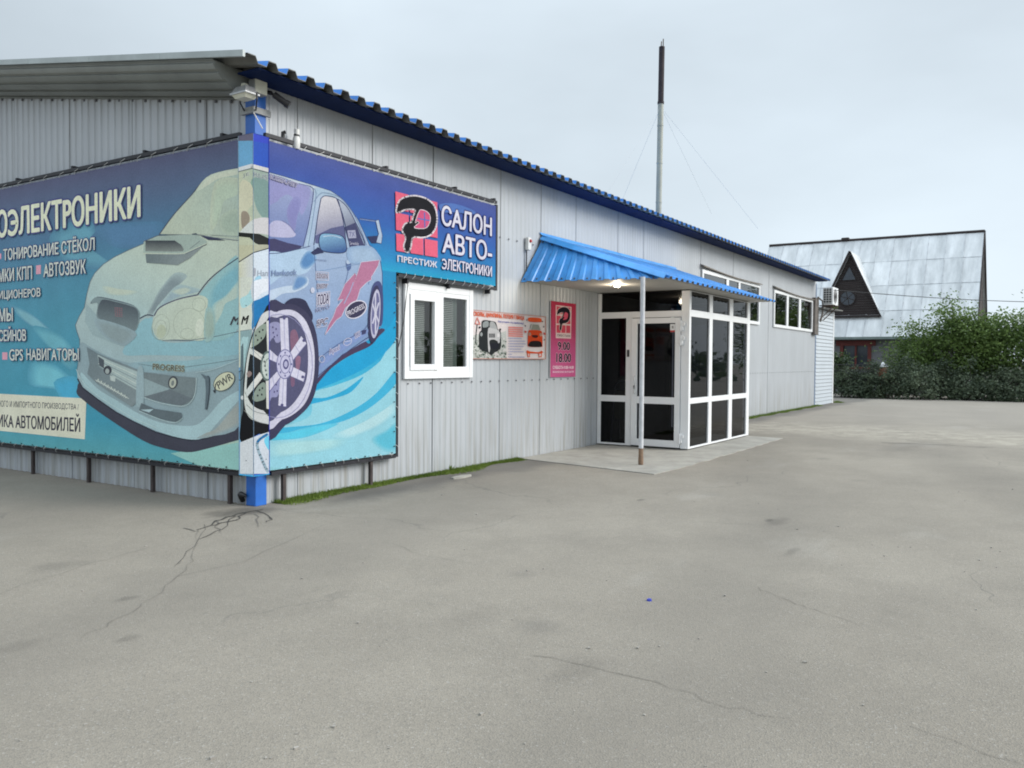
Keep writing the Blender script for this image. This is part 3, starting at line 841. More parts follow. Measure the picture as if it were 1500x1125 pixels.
A.sm(M1((500, 1000), (600, 850), (690, 810), (700, 900), (780, 1010), (1000, 1015), (1400, 930), (1410, 1120), (700, 1125), (460, 1120)), (126, 164, 174))
# hood
hood = M1((625, 185), (740, 140), (1080, 130), (1410, 165), (1410, 320), (1250, 430), (1150, 520), (1070, 620), (930, 650), (800, 710), (720, 770), (700, 800), (650, 795), (585, 825), (575, 770), (540, 720), (430, 685), (300, 655), (240, 650), (205, 670), (190, 690), (160, 640), (185, 540), (225, 455), (295, 385), (385, 322), (505, 265), (620, 215))
A.poly(hood, ((168, 180, 168), (230, 350), (150, 172, 174), (190, 460)))
A.so(M1((870, 470), (760, 590), (700, 700), (655, 792), (692, 796), (730, 730), (800, 660), (900, 560), (960, 490)), (118, 132, 138), (150, 168, 168))
A.so(M1((900, 560), (1000, 570), (1080, 600), (930, 640), (800, 700), (760, 720), (800, 660)), (138, 158, 166), (150, 170, 170))
A.so(M1((300, 560), (420, 580), (560, 600), (480, 630), (340, 620)), (168, 180, 168), (156, 174, 170))
A.so(M1((860, 600), (960, 570), (1010, 590), (940, 630)), (164, 176, 166), (146, 166, 168))
A.sm(M1((1080, 640), (1160, 530), (1260, 430), (1410, 325), (1410, 900), (1150, 1000), (1150, 760), (1150, 660)), (132, 168, 172))
A.so(M1((1180, 600), (1300, 450), (1410, 390), (1410, 520), (1280, 720), (1180, 740)), (114, 160, 172), (132, 168, 172))
A.so(M1((1200, 720), (1300, 640), (1410, 520), (1410, 640), (1300, 700), (1260, 800), (1200, 880)), (160, 178, 170), (132, 168, 172))
for pts, w in ((((1410, 320), (1250, 430), (1150, 520), (1070, 625)), 1.4), (((585, 828), (650, 795), (702, 802)), 1.5), (((585, 828), (575, 770), (540, 720), (430, 685), (300, 655), (240, 650), (205, 672), (190, 700)), 1.3)):
    A.line(M1(*pts), w, (60, 64, 82), sm=True)
A.line(M2((480, 200), (700, 230), (900, 210), (1185, 165)), .8, (104, 122, 130), sm=True)
A.line(M1((800, 1000), (1000, 1006), (1150, 985), (1410, 930)), .9, (90, 104, 116), sm=True)
# grille with badge
A.sm(M1((195, 700), (205, 668), (250, 648), (400, 680), (540, 718), (590, 770), (590, 830), (545, 935), (400, 890), (270, 842), (235, 800), (245, 700)), (112, 128, 132))
A.sm(M1((265, 690), (245, 760), (262, 828), (400, 880), (540, 930), (580, 830), (572, 755), (520, 722), (400, 690), (300, 668)), ((66, 74, 82), (185, 442), (104, 118, 122), (180, 484)))
for k in range(5): A.line(M1((385+k*2, 735+k*17), (445+k*1, 742+k*17)), .7, (124, 92, 100))
for k in range(4): A.line(M1((388+k*19, 732), (392+k*18, 808)), .6, (124, 92, 100))
A.so(M1((250, 840), (540, 935), (480, 1030), (420, 1030), (300, 960)), (124, 140, 144), (130, 150, 158))
# headlight
HLp = M1((715, 800), (760, 735), (900, 672), (1070, 632), (1150, 665), (1145, 760), (1135, 985), (1000, 1002), (880, 1000), (790, 1008), (725, 975), (696, 890))
A.sm(HLp, ((166, 178, 168), (230, 470), (172, 182, 168), (300, 480)))
A.so(M1((1140, 760), (1200, 780), (1200, 960), (1130, 990)), (140, 160, 152), (136, 168, 170))
A.line(M1((712, 800), (760, 732), (900, 668), (1070, 630)), 1.7, (80, 82, 100), sm=True)
A.line(M1((780, 1006), (880, 1000), (1000, 1002), (1140, 985)), 1.0, (100, 112, 120), sm=True)
for cx, cy, rx, ry, w in ((765, 895, 72, 105, .6), (765, 910, 48, 72, .5), (1000, 870, 130, 130, .5), (1080, 710, 55, 55, .5), (985, 950, 55, 45, .5)):
    (px, py), = M1((cx, cy)); A.ring(px, py, rx/5.62, ry/5.62, 8, w, (140, 150, 138))
A.ell(*M1((1085, 900))[0], 6, 13, 5, (182, 190, 178)); A.ell(*M1((770, 930))[0], 7, 10, 5, (160, 170, 152))
# scoop
A.poly(M1((640, 293), (960, 293), (1130, 215), (1010, 325), (905, 385), (648, 366)), ((96, 108, 112), (215, 372), (124, 134, 136), (290, 380)))
A.poly(M1((625, 190), (740, 142), (1060, 132), (1145, 190), (1140, 212), (965, 292), (622, 290)), (142, 158, 152))
A.poly(M1((640, 182), (880, 182), (935, 218), (958, 258), (945, 272), (860, 274), (640, 270)), ((52, 58, 66), (230, 352), (116, 124, 122), (230, 369)))
A.line(M1((622, 288), (905, 292), (970, 285), (1142, 208)), 1.6, (166, 176, 164)); A.line(M1((625, 190), (740, 142), (900, 134), (1070, 130)), 1.0, (72, 80, 94)); A.line(M1((970, 292), (1142, 214)), .9, (72, 80, 94))
A.line(M1((1005, 250), (1090, 185)), .8, (96, 106, 110))
# windscreen
A.poly(K1((800, 965), (870, 868), (960, 768), (1010, 708), (1080, 664), (1190, 640), (1220, 636), (1220, 990), (1030, 968)), ((164, 174, 160), (260, 320), (150, 168, 160), (345, 280)))
A.line(K1((798, 967), (870, 868), (960, 768), (1010, 708), (1080, 662), (1200, 636)), 1.6, (72, 80, 94), sm=True)
A.so(K1((1060, 670), (1200, 640), (1215, 660), (1090, 690), (1010, 740), (1000, 730)), (176, 184, 170), (168, 180, 168))
A.so(K1((1080, 720), (1190, 700), (1200, 760), (1120, 800), (1090, 900), (1060, 920)), (162, 178, 162), (166, 176, 160))
A.so(K1((1110, 880), (1190, 850), (1200, 960), (1120, 950)), (146, 162, 150), (160, 174, 160))
for k in range(6): A.line(K1((1085+k*16, 905-k*6), (1100+k*16, 840-k*8)), .5, (146, 160, 148))
A.poly(M1((1095, 145), (1180, 150), (1300, 182), (1160, 178)), (50, 54, 76)); A.line(M1((1040, 128), (1200, 158), (1412, 182)), 1.0, (92, 100, 112)); A.line(M1((1180, 138), (1412, 150)), .7, (112, 122, 126))
A.poly(M1((1020, 128), (1060, 120), (1070, 136), (1030, 136)), (80, 90, 98))
# lower intakes
A.poly(M2((130, 85), (205, 130), (480, 240), (470, 470), (440, 495), (330, 425), (200, 335), (135, 270), (150, 200)), ((98, 112, 118), (130, 510), (114, 126, 130), (190, 590)))
A.poly(M2((205, 138), (300, 185), (480, 255), (470, 380), (330, 300), (215, 215)), (146, 162, 162))
for k in range(4): A.line(M2((212, 160+k*20), (300, 202+k*22), (474, 282+k*28)), .9, (108, 122, 128) if k % 2 else (172, 182, 178))
A.poly(M2((210, 150), (250, 175), (250, 235), (216, 212)), (70, 78, 86))
A.ell(*M2((275, 245))[0], 6, 6.5, 0, (56, 60, 68)); A.ell(*M2((272, 252))[0], 3, 4, 0, (140, 150, 150))
A.poly(M2((290, 280), (330, 290), (325, 325), (295, 315)), (160, 172, 170))
for k in range(9):
    x, y = 200+k*23, 315+k*13.5; A.line(M2((x, y+8), (x+10, y-10), (x+14, y+12), (x+24, y+4)), .9, (176, 186, 180))
A.line(M2((190, 312), (420, 440)), .9, (172, 182, 178))
A.sm(M2((480, 240), (520, 245), (520, 520), (490, 500), (470, 470)), (134, 154, 160))
A.poly(M2((525, 258), (700, 280), (880, 297), (872, 400), (840, 462), (780, 490), (640, 462), (525, 430)), (104, 116, 120))
A.poly(M2((525, 300), (700, 372), (690, 380), (528, 425)), (128, 146, 150)); A.poly(M2((528, 428), (700, 376), (860, 440), (780, 488), (640, 462)), (94, 104, 110))
A.ell(*M2((724, 330))[0], 7.2, 9.5, 10, (58, 62, 70)); A.ell(*M2((722, 332))[0], 5.0, 7.5, 10, (158, 164, 152)); A.ell(*M2((722, 334))[0], 2.2, 4.0, 10, (104, 112, 112))
A.line(M2((525, 432), (640, 470), (780, 492), (842, 466), (876, 400), (884, 297)), 1.2, (160, 178, 182), sm=True)
A.poly(M2((505, 470), (600, 510), (782, 538), (786, 570), (742, 600), (640, 580), (490, 522)), (86, 98, 104)); A.poly(M2((500, 516), (590, 512), (560, 535)), (150, 172, 178))
A.line(M2((490, 524), (640, 584), (742, 604), (790, 572)), 1.1, (158, 178, 182), sm=True)
A.poly(M2((912, 268), (970, 292), (972, 400), (958, 508), (942, 515), (950, 400), (945, 310)), (84, 98, 106)); A.line(M2((960, 285), (973, 300), (972, 400), (956, 515)), 1.1, (56, 64, 74), sm=True)
A.line(M2((880, 260), (1000, 240), (1180, 170)), .8, (158, 178, 182), sm=True)
A.line(M2((60, 240), (110, 330), (210, 420), (340, 505), (460, 575), (610, 640)), .8, (168, 188, 190), sm=True)
# stickers
A.textq('PROGRESS', M2((586, 200), (803, 215), (801, 255), (584, 240)), (58, 62, 66), .022, (168, 172, 152), .06)
A.ell(*M2((1075, 322))[0], 17.6, 12.2, -37, (70, 76, 78)); A.ell(*M2((1075, 322))[0], 16.6, 11.2, -37, (178, 182, 160))
A.textq('PWR', M2((1020, 330), (1118, 262), (1138, 304), (1042, 376)), (52, 56, 62), .03)
A.line(M2((1018, 338), (1010, 398), (1002, 384)), 1.6, (52, 56, 62))
A.textq('M', K2((1016, 248), (1046, 246), (1036, 282), (1000, 284)), (58, 54, 62), .04)
A.k = KC
# lettering
WH = (192, 196, 176)
for t, tl, br, b in (('ОЭЛЕКТРОНИКИ', (-4, 311), (207.2, 318.5), .035), ('ТОНИРОВАНИЕ СТЁКОЛ', (6, 361), (140, 366.5), .02), ('МКИ КПП', (-1, 394.5), (48.5, 409), .02),
                     ('АВТОЗВУК', (65, 386), (127.3, 400.8), .02), ('ИЦИОНЕРОВ', (0, 426), (61, 437), .02), ('МЫ', (0, 452), (20.5, 470.4), .02), ('СЕЙНОВ', (0, 479.0), (40, 499.5), .02),
                     ('GPS', (15.2, 511.5), (35.6, 528.4), .02), ('НАВИГАТОРЫ', (40.5, 510.5), (117.4, 528.4), .02)):
    pl, pr = A.P(*tl), A.P(*br)
    top = {'ТОНИРОВАНИЕ СТЁКОЛ': 342.5, 'ОЭЛЕКТРОНИКИ': 270, 'СЕЙНОВ': 477.5}.get(t)
    ztop = A.P(br[0], top).z if top else pl.z
    k = hit(tl[0], tl[1], 0, -.12); yp = tl[1]
    # keep the line horizontal on the banner: take the height from the right-hand end
    d = ray(tl[0], 0); lo, hi = 0.0, 900.0
    for _ in range(40):
        m_ = (lo+hi)/2
        if A.P(tl[0], m_).z > ztop: lo = m_
        else: hi = m_
    A.text(t, (tl[0], lo), br, WH if t[0:2] == 'ОЭ' else (178, 186, 178), b, 0, (62, 66, 112), .05)
A.line([(351.5, 196), (357, 690)], 1.0, (90, 110, 122))
A.build('print', BL)

# ---- front banner (L-shaped, with the salon sign) -----------------------------------------------------
BF = thing('mural_banner', (2.1, -.12, .36), 'brighter L-shaped banner with a car side view and salon sign around the office window', 'banner', 'mural banners')
A = Art(1, -.12, Vector((0, -1, 0)), KF)
zz = lambda y, x=560: FY(x, y, -.12).z
XE, XR = 2.02, 4.17
A.strips([(3.70, (78, 94, 158), -.05, XR), (zz(285), (66, 92, 168), -.05, XR), (zz(330), (54, 104, 178), -.05, XR), (zz(378), (42, 142, 196), -.05, XR), (2.56, (40, 166, 206), -.05, XR)])
A.layer = 0
A.strips([(2.56, (40, 142, 190), -.05, XE), (zz(440), (40, 150, 200), -.05, XE), (zz(500), (38, 160, 206), -.05, XE), (zz(560), (70, 186, 218), -.05, XE), (zz(610), (130, 206, 222), -.05, XE), (.36, (142, 206, 214), -.05, XE)])
A.layer = 2
A.clip = [pix((-.05, -.12, 3.70)), pix((2.021, -.12, 3.70)), pix((2.021, -.12, .362)), pix((-.05, -.12, .362))]
# light streaks
A.sm(K4((245, 665), (330, 640), (440, 590), (450, 480), (560, 440), (700, 385), (800, 310), (880, 210), (880, 800), (245, 860)), (148, 212, 224))
A.sm(K4((440, 500), (460, 440), (560, 340), (740, 230), (820, 165), (880, 85), (880, 195), (800, 290), (700, 360), (560, 425), (460, 465)), (36, 164, 212))
A.sm(K4((400, 545), (440, 505), (520, 500), (620, 458), (712, 392), (650, 470), (560, 505), (470, 528), (410, 540)), (48, 172, 214))
A.sm(K4((240, 665), (330, 652), (460, 640), (560, 610), (680, 550), (780, 475), (880, 360), (880, 425), (800, 510), (700, 580), (580, 630), (420, 655), (300, 690), (240, 715)), (66, 180, 216))
A.so(K4((240, 690), (330, 680), (430, 655), (560, 640), (420, 700), (300, 715), (240, 716)), (90, 204, 228), (100, 196, 220))
A.so(K4((560, 690), (700, 630), (820, 560), (880, 520), (880, 570), (800, 640), (690, 690), (600, 715)), (178, 224, 228), (140, 206, 220))
A.so(K4((760, 715), (830, 670), (880, 640), (880, 760), (820, 770)), (96, 196, 218), (142, 208, 220))
A.so(K4((240, 740), (420, 720), (600, 715), (560, 760), (400, 790), (240, 800)), (166, 218, 220), (144, 208, 220))
# ground shadow and body
A.sm(K4((440, 470), (480, 392), (600, 280), (700, 205), (745, 222), (790, 150), (822, 152), (790, 185), (745, 235), (640, 285), (545, 350), (470, 435)), (72, 64, 92))
bodyf = K3((215, 258), (300, 282), (400, 312), (480, 336), (560, 362), (615, 398), (660, 450), (705, 515), (740, 590), (766, 650), (800, 676), (822, 720), (834, 800), (836, 960), (834, 1060), (822, 1100))+K4((800, 130), (735, 205), (700, 222), (600, 280), (480, 395), (445, 460), (220, 470))
A.poly(bodyf, ((176, 200, 218), (470, 285), (124, 156, 198), (490, 520)))
A.sm(K3((228, 262), (320, 288), (440, 325), (490, 345), (470, 370), (440, 340), (320, 300), (228, 275)), (188, 208, 218))
A.sm(K3((480, 345), (560, 368), (600, 395), (500, 385), (478, 420), (462, 560), (448, 650), (430, 650), (460, 500), (474, 400)), (166, 196, 214))
A.line(K3((215, 258), (300, 281), (400, 311), (480, 335), (560, 361), (615, 397), (660, 449), (705, 514), (740, 589), (766, 650), (800, 676), (822, 720), (834, 800), (836, 960), (834, 1060)), 1.0, (66, 88, 128))
# windscreen, interior
A.poly(K3((222, 272), (300, 292), (380, 322), (450, 337), (466, 372), (440, 540), (415, 655), (300, 655), (222, 630)), ((158, 174, 206), (410, 280), (112, 134, 182), (420, 350)))
A.so(K3((240, 300), (330, 320), (420, 340), (440, 380), (400, 480), (380, 420), (330, 380), (280, 400), (240, 430)), (146, 152, 198), (146, 154, 198))
A.so(K3((330, 480), (350, 420), (380, 400), (398, 430), (380, 500), (370, 560), (350, 550)), (130, 136, 186), (136, 144, 190))
A.sm(K3((225, 560), (250, 525), (290, 520), (330, 540), (365, 575), (372, 600), (330, 610), (225, 600)), (182, 188, 216))
A.line(K3((300, 520), (340, 545), (370, 585)), .8, (110, 116, 160), sm=True)
A.poly(K3((222, 618), (260, 615), (330, 638), (408, 655), (398, 668), (300, 690), (222, 692)), (66, 68, 104))
A.line(K3((450, 337), (468, 372), (440, 545), (412, 660)), 1.3, (72, 84, 128), sm=True); A.line(K3((222, 268), (300, 290), (380, 320), (450, 336)), .9, (86, 100, 142))
A.line(K3((462, 345), (482, 372), (470, 480), (450, 600), (440, 660)), .8, (110, 132, 170), sm=True)
# bonnet edge, fender
A.sm(K3((222, 694), (320, 690), (400, 668), (455, 690), (470, 730), (440, 790), (380, 810), (300, 815), (222, 860)), (172, 204, 226))
A.so(K3((400, 740), (430, 690), (465, 690), (480, 730), (440, 770), (410, 770)), (90, 140, 188), (150, 186, 214))
A.sm(K3((390, 820), (430, 818), (442, 840), (430, 870), (370, 900), (300, 910), (222, 960), (222, 900), (310, 870), (380, 860)), (188, 212, 228))
A.so(K3((380, 820), (425, 822), (430, 850), (390, 880), (360, 880)), (106, 150, 196), (160, 190, 214))
A.line(K3((222, 695), (300, 690), (400, 668), (450, 655)), 1.1, (70, 84, 122), sm=True)
# side windows
A.poly(K3((508, 402), (530, 388), (590, 402), (612, 460), (632, 560), (640, 640), (600, 650), (478, 640), (490, 500)), ((204, 210, 214), (480, 295), (112, 120, 158), (490, 352)))
A.poly(K3((478, 600), (560, 560), (630, 545), (640, 640), (600, 650), (478, 640)), (92, 100, 140))
A.poly(K3((596, 405), (640, 440), (690, 525), (740, 655), (662, 657), (645, 580), (620, 480)), ((176, 192, 206), (505, 300), (66, 72, 108), (525, 345)))
A.poly(K3((632, 555), (690, 530), (740, 655), (662, 657)), (68, 74, 110))
A.poly(K3((648, 572), (690, 570), (696, 612), (654, 614)), (164, 172, 196)); A.textq('7X', K3((655, 580), (686, 578), (690, 604), (660, 606)), (104, 112, 150), .02); A.textq('Greddy', K3((656, 632), (708, 634), (710, 654), (660, 652)), (184, 190, 206), .02)
for pts in (((508, 402), (530, 388), (590, 402), (612, 460), (632, 560), (642, 650)), ((508, 402), (490, 500), (470, 650)), ((596, 404), (640, 440), (690, 525), (742, 657), (662, 660)), ((590, 402), (620, 480), (645, 580), (662, 660))):
    A.line(K3(*pts), 1.1, (56, 66, 104), sm=True)
A.line(K3((470, 420), (500, 380), (530, 372), (600, 392), (650, 440), (700, 520), (750, 650)), .8, (118, 142, 176), sm=True)
# doors, handles
for pts in (((642, 655), (655, 700), (650, 800), (600, 960)), ((742, 657), (770, 700), (780, 760), (760, 860)), ((470, 655), (478, 760), (500, 1000))):
    A.line(K3(*pts), .7, (84, 108, 156), sm=True)
A.sm(K3((640, 735), (660, 732), (668, 770), (648, 785)), (84, 108, 152)); A.sm(K3((752, 712), (770, 708), (778, 740), (760, 752)), (84, 108, 152))
A.sm(K3((642, 732), (660, 730), (664, 746), (646, 750)), (176, 200, 220)); A.sm(K3((754, 710), (770, 707), (774, 722), (758, 726)), (176, 200, 220))
A.so(K3((660, 670), (760, 660), (800, 690), (815, 730), (740, 740), (670, 740)), (158, 188, 212), (140, 172, 204))
A.line(K3((480, 790), (600, 770), (740, 745), (830, 735)), .7, (124, 158, 196), sm=True)
# boot spoiler
A.line(K3((715, 510), (800, 522)), 2.4, (116, 142, 184)); A.line(K3((715, 507), (800, 519)), .8, (50, 62, 104))
A.poly(K3((798, 520), (814, 514), (834, 600), (828, 642), (800, 636), (814, 590)), (172, 196, 216)); A.line(K3((798, 520), (814, 514), (834, 600), (828, 642), (800, 636), (814, 590)), .7, (60, 76, 118), True)
A.poly(K3((752, 604), (808, 600), (802, 640), (776, 640)), (48, 58, 96))
# wing mirror
A.poly(K3((452, 690), (492, 660), (524, 690), (470, 702)), (50, 58, 92))
A.sm(K3((498, 615), (512, 590), (560, 588), (620, 602), (640, 640), (640, 682), (600, 692), (520, 682), (500, 655)), ((128, 178, 208), (485, 343), (58, 92, 146), (490, 370)))
A.line(K3((498, 615), (512, 590), (560, 588), (620, 602), (640, 640), (640, 682), (600, 692), (520, 682), (500, 655)), 1.1, (48, 58, 96), True, True)
A.line(K3((520, 604), (570, 600), (615, 612)), 1.2, (186, 212, 226), sm=True)
# red flash
FL = M5((370, 518), (480, 505), (472, 538), (440, 592), (428, 610), (432, 622), (402, 640), (362, 680), (345, 740), (322, 772), (300, 782), (274, 792), (248, 848), (216, 870), (150, 958), (172, 900), (200, 850), (218, 798), (262, 742), (226, 748), (238, 728), (272, 650), (332, 585), (340, 602), (318, 668), (346, 590))
A.line(FL, 1.6, (196, 206, 222), True); A.poly(FL, (176, 122, 152)); A.line(M5((265, 770), (300, 700), (322, 640)), 1.2, (150, 174, 206))
A.ell(*M5((338, 806))[0], 17.2, 12.2, -32, (210, 216, 228)); A.ell(*M5((338, 806))[0], 15.6, 10.6, -32, (58, 58, 84))
A.textq('PROGRESS', M5((282, 818), (384, 768), (392, 796), (290, 848)), (214, 218, 228), .02)
# decal column
A.textq('AUTOSPORT', M5((88, 496), (160, 504), (160, 516), (88, 508)), (130, 152, 186), .0)
for t, q in (('5ZIGEN', ((94, 574), (170, 580), (170, 628), (94, 624))), ('EXEDY', ((94, 640), (172, 640), (168, 684), (94, 688))), ('TODA', ((98, 706), (178, 694), (176, 780), (96, 790))), ('SPC', ((94, 860), (172, 846), (164, 908), (92, 918)))):
    if t in ('5ZIGEN', 'TODA'):
        A.line(M5(*q), .9, (206, 212, 226), True)
    i = [(q[0][0]+6, q[0][1]+10), (q[1][0]-5, q[1][1]+10), (q[2][0]-6, q[2][1]-12), (q[3][0]+5, q[3][1]-10)]
    A.textq(t, M5(*i), (48, 48, 80), .02, (206, 212, 226), .09)
A.textq('KOYO', M5((92, 800), (174, 776), (174, 800), (92, 822)), (96, 112, 156), .02, (196, 206, 222), .07)
A.line(M5((95, 918), (162, 906)), .7, (206, 212, 226)); A.ell(*M5((72, 688))[0], 3.0, 4.2, 0, (196, 208, 224))
# sill, sill decals
A.sm(K4((472, 380), (500, 300), (600, 225), (720, 150), (725, 175), (610, 255), (510, 330)), (126, 152, 198))
A.line(K4((480, 300), (580, 225), (700, 160), (735, 120)), .8, (84, 100, 146), sm=True); A.line(K4((470, 395), (600, 285), (700, 212), (735, 190)), 1.0, (66, 74, 114), sm=True)
A.poly(K4((700, 155), (725, 150), (720, 172), (700, 178)), (62, 68, 104))
A.textq('Apexi', M5((172, 1050), (234, 1020), (236, 1058), (176, 1092)), (92, 104, 150), .02, (206, 212, 228), .08); A.ring(*M5((285, 1003))[0], 6.4, 4.6, -35, .9, (204, 210, 226)); A.line(M5((266, 1004), (304, 996)), .8, (204, 210, 226))
A.textq('HKS', M5((330, 952), (360, 934), (362, 964), (332, 984)), (92, 104, 150), .02, (206, 212, 228), .08); A.ring(*M5((128, 1108))[0], 4, 5, 0, .9, (204, 210, 226))
# rear wheel
A.sm(M5((412, 860), (420, 760), (440, 660), (470, 632), (494, 660), (502, 760), (498, 880), (480, 900), (440, 800)), (72, 82, 128))
A.ell(*M5((449, 835))[0], 9.0, 42.5, 4, (58, 60, 92)); A.ell(*M5((455, 832))[0], 6.9, 36, 4, (186, 192, 214)); A.ell(*M5((455, 832))[0], 5.4, 31, 4, (108, 112, 152))
for dx, dy in ((0, -30), (4.6, -16), (4.6, 12), (0, 29), (-4.2, 14), (-4.2, -14)):
    (cx, cy), = M5((455, 832)); A.line([(cx, cy), (cx+dx, cy+dy)], 2.0, (200, 206, 222))
A.ell(*M5((455, 832))[0], 1.8, 6, 4, (204, 210, 224))
# front wheel
def wheel(A, K, arch, tyre, rimo, rimi, c):
    A.sm(K(*arch), c['arch']); A.sm(K(*tyre), c['tyre']); A.sm(K(*rimo), c['rim']); A.sm(K(*rimi), c['in'])
CF = dict(arch=(50, 54, 80), tyre=(62, 64, 90), rim=(200, 206, 222), **{'in': (84, 88, 118)})
wheel(A, M4, ((180, 300), (230, 270), (262, 240), (300, 190), (345, 174), (395, 186), (418, 222), (440, 280), (400, 330), (200, 420)),
      ((190, 240), (290, 210), (350, 215), (410, 260), (448, 330), (468, 430), (473, 560), (456, 680), (420, 765), (350, 835), (290, 872), (190, 915)),
      ((185, 300), (240, 252), (300, 238), (352, 252), (402, 302), (434, 385), (449, 480), (446, 600), (426, 690), (390, 762), (330, 815), (270, 842), (185, 862)),
      ((185, 330), (245, 282), (300, 268), (345, 285), (385, 340), (408, 420), (414, 520), (405, 620), (372, 698), (322, 765), (265, 802), (185, 822)), CF)
A.ring(*M4((250, 548))[0], 50, 76, 2, 1.0, (140, 144, 182))
A.sm(M4((200, 320), (250, 308), (268, 350), (262, 410), (238, 420), (222, 392), (200, 412)), (150, 156, 190)); A.sm(M4((200, 645), (250, 610), (262, 660), (245, 715), (215, 720), (200, 740)), (146, 152, 188))
for x, y in ((220, 335), (238, 345), (222, 365), (244, 380), (228, 388), (222, 660), (238, 650), (228, 690), (244, 685)): A.ell(*M4((x, y))[0], 1.0, 1.5, 0, (70, 70, 110))
A.sm(M4((318, 360), (345, 350), (362, 400), (350, 445), (326, 480), (316, 420)), (128, 100, 122)); A.sm(M4((345, 498), (372, 500), (366, 562), (350, 580)), (138, 108, 130)); A.sm(M4((318, 610), (336, 600), (340, 650), (322, 660)), (118, 94, 120))
SP = ((258, 286), (302, 284), (310, 470), (266, 470)), ((308, 486), (376, 384), (404, 424), (326, 520)), ((328, 552), (398, 586), (388, 634), (318, 602)), ((260, 606), (296, 606), (292, 770), (250, 764)), ((190, 446), (250, 500), (244, 530), (190, 506)), ((190, 634), (246, 576), (262, 606), (190, 700))
for q in SP: A.poly(M4(*[(x+3, y+4) for x, y in q]), (104, 108, 150)); A.poly(M4(*q), (204, 210, 226))
for q in SP: A.line([((M4(q[0])[0][0]+M4(q[1])[0][0])/2, (M4(q[0])[0][1]+M4(q[1])[0][1])/2), ((M4(q[2])[0][0]+M4(q[3])[0][0])/2, (M4(q[2])[0][1]+M4(q[3])[0][1])/2)], .8, (150, 156, 192))
A.ell(*M4((286, 538))[0], 12.6, 22, 2, (120, 124, 164)); A.ell(*M4((286, 538))[0], 11.4, 20.5, 2, (190, 196, 220)); A.ring(*M4((288, 538))[0], 7.4, 13.5, 2, 1.0, (112, 116, 158)); A.ell(*M4((291, 538))[0], 4.4, 7.5, 2, (86, 88, 130)); A.ell(*M4((291, 538))[0], 2.6, 4.6, 2, (176, 182, 210))
for k in range(8):
    a = 2*pi*k/8; A.ell(M4((287, 538))[0][0]+9.4*cos(a), M4((287, 538))[0][1]+16.8*sin(a), 1.1, 1.7, 0, (100, 104, 146))
for x, y in ((282, 285), (390, 408), (384, 608), (270, 762)): A.ell(*M4((x, y))[0], 2.2, 2.2, 0, (84, 86, 126))
A.textq('Hankook', M4((214, 22), (352, 16), (352, 48), (214, 54)), (120, 142, 180), .02)
A.textq('BUSSIA.NET', K3((228, 270), (384, 322), (378, 344), (228, 294)), (106, 112, 150), .02, (206, 210, 222), .07)
# sign: tiles, emblem, lettering
A.clip = None
def tile(u0, v0, u1, v1):
    q = K5((28, 72), (244, 128), (246, 412), (34, 378))
    def b(u, v): return tuple((q[0][i]*(1-u)+q[1][i]*u)*(1-v)+(q[3][i]*(1-u)+q[2][i]*u)*v for i in (0, 1))
    return [b(u0, v0), b(u1, v0), b(u1, v1), b(u0, v1)]
for i in range(3):
    for j in range(3):
        A.poly(tile(i*.345, j*.352, i*.345+.31, j*.352+.296), (226, 104, 130))
A.sm(K5((255, 140), (330, 135), (420, 165), (440, 190), (330, 180), (270, 180)), (84, 122, 190))
Pout = smooth(K5((36, 172), (48, 128), (78, 106), (130, 98), (188, 114), (226, 150), (239, 205), (232, 258), (205, 294), (165, 306), (128, 303), (110, 318), (106, 350), (96, 378), (84, 378), (75, 352), (84, 318), (80, 296), (68, 274), (78, 244), (98, 236), (114, 232), (124, 200), (134, 168), (110, 160), (76, 164), (48, 176)))
Pin = smooth(K5((160, 168), (190, 178), (206, 202), (202, 236), (186, 258), (160, 262), (128, 258), (140, 244), (152, 234), (140, 224), (132, 232), (140, 205), (150, 180)))
A.line(Pout, 4.6, (226, 226, 230), True); A.poly(Pout, (22, 22, 30)); A.line(Pin, 2.0, (226, 226, 230), True); A.poly(Pin, (206, 90, 130)); A.line(K5((178, 182), (180, 256)), 1.6, (60, 120, 190)); A.line(K5((145, 212), (204, 222)), 1.6, (60, 120, 190))
A.text('ПРЕСТИЖ', K5((38, 399))[0], K5((243, 466))[0], (214, 222, 232), .05)
A.text('САЛОН', K5((266, 139))[0], K5((525, 305))[0], (220, 226, 236), .028, 0, (40, 44, 110), .05)
A.text('АВТО-', K5((270, 276))[0], K5((526, 433))[0], (220, 226, 236), .028, 0, (40, 44, 110), .05)
A.text('ЭЛЕКТРОНИКИ', K5((268, 413))[0], K5((525, 512))[0], (220, 226, 236), .028, 0, (40, 44, 110), .05)
A.build('print', BF)

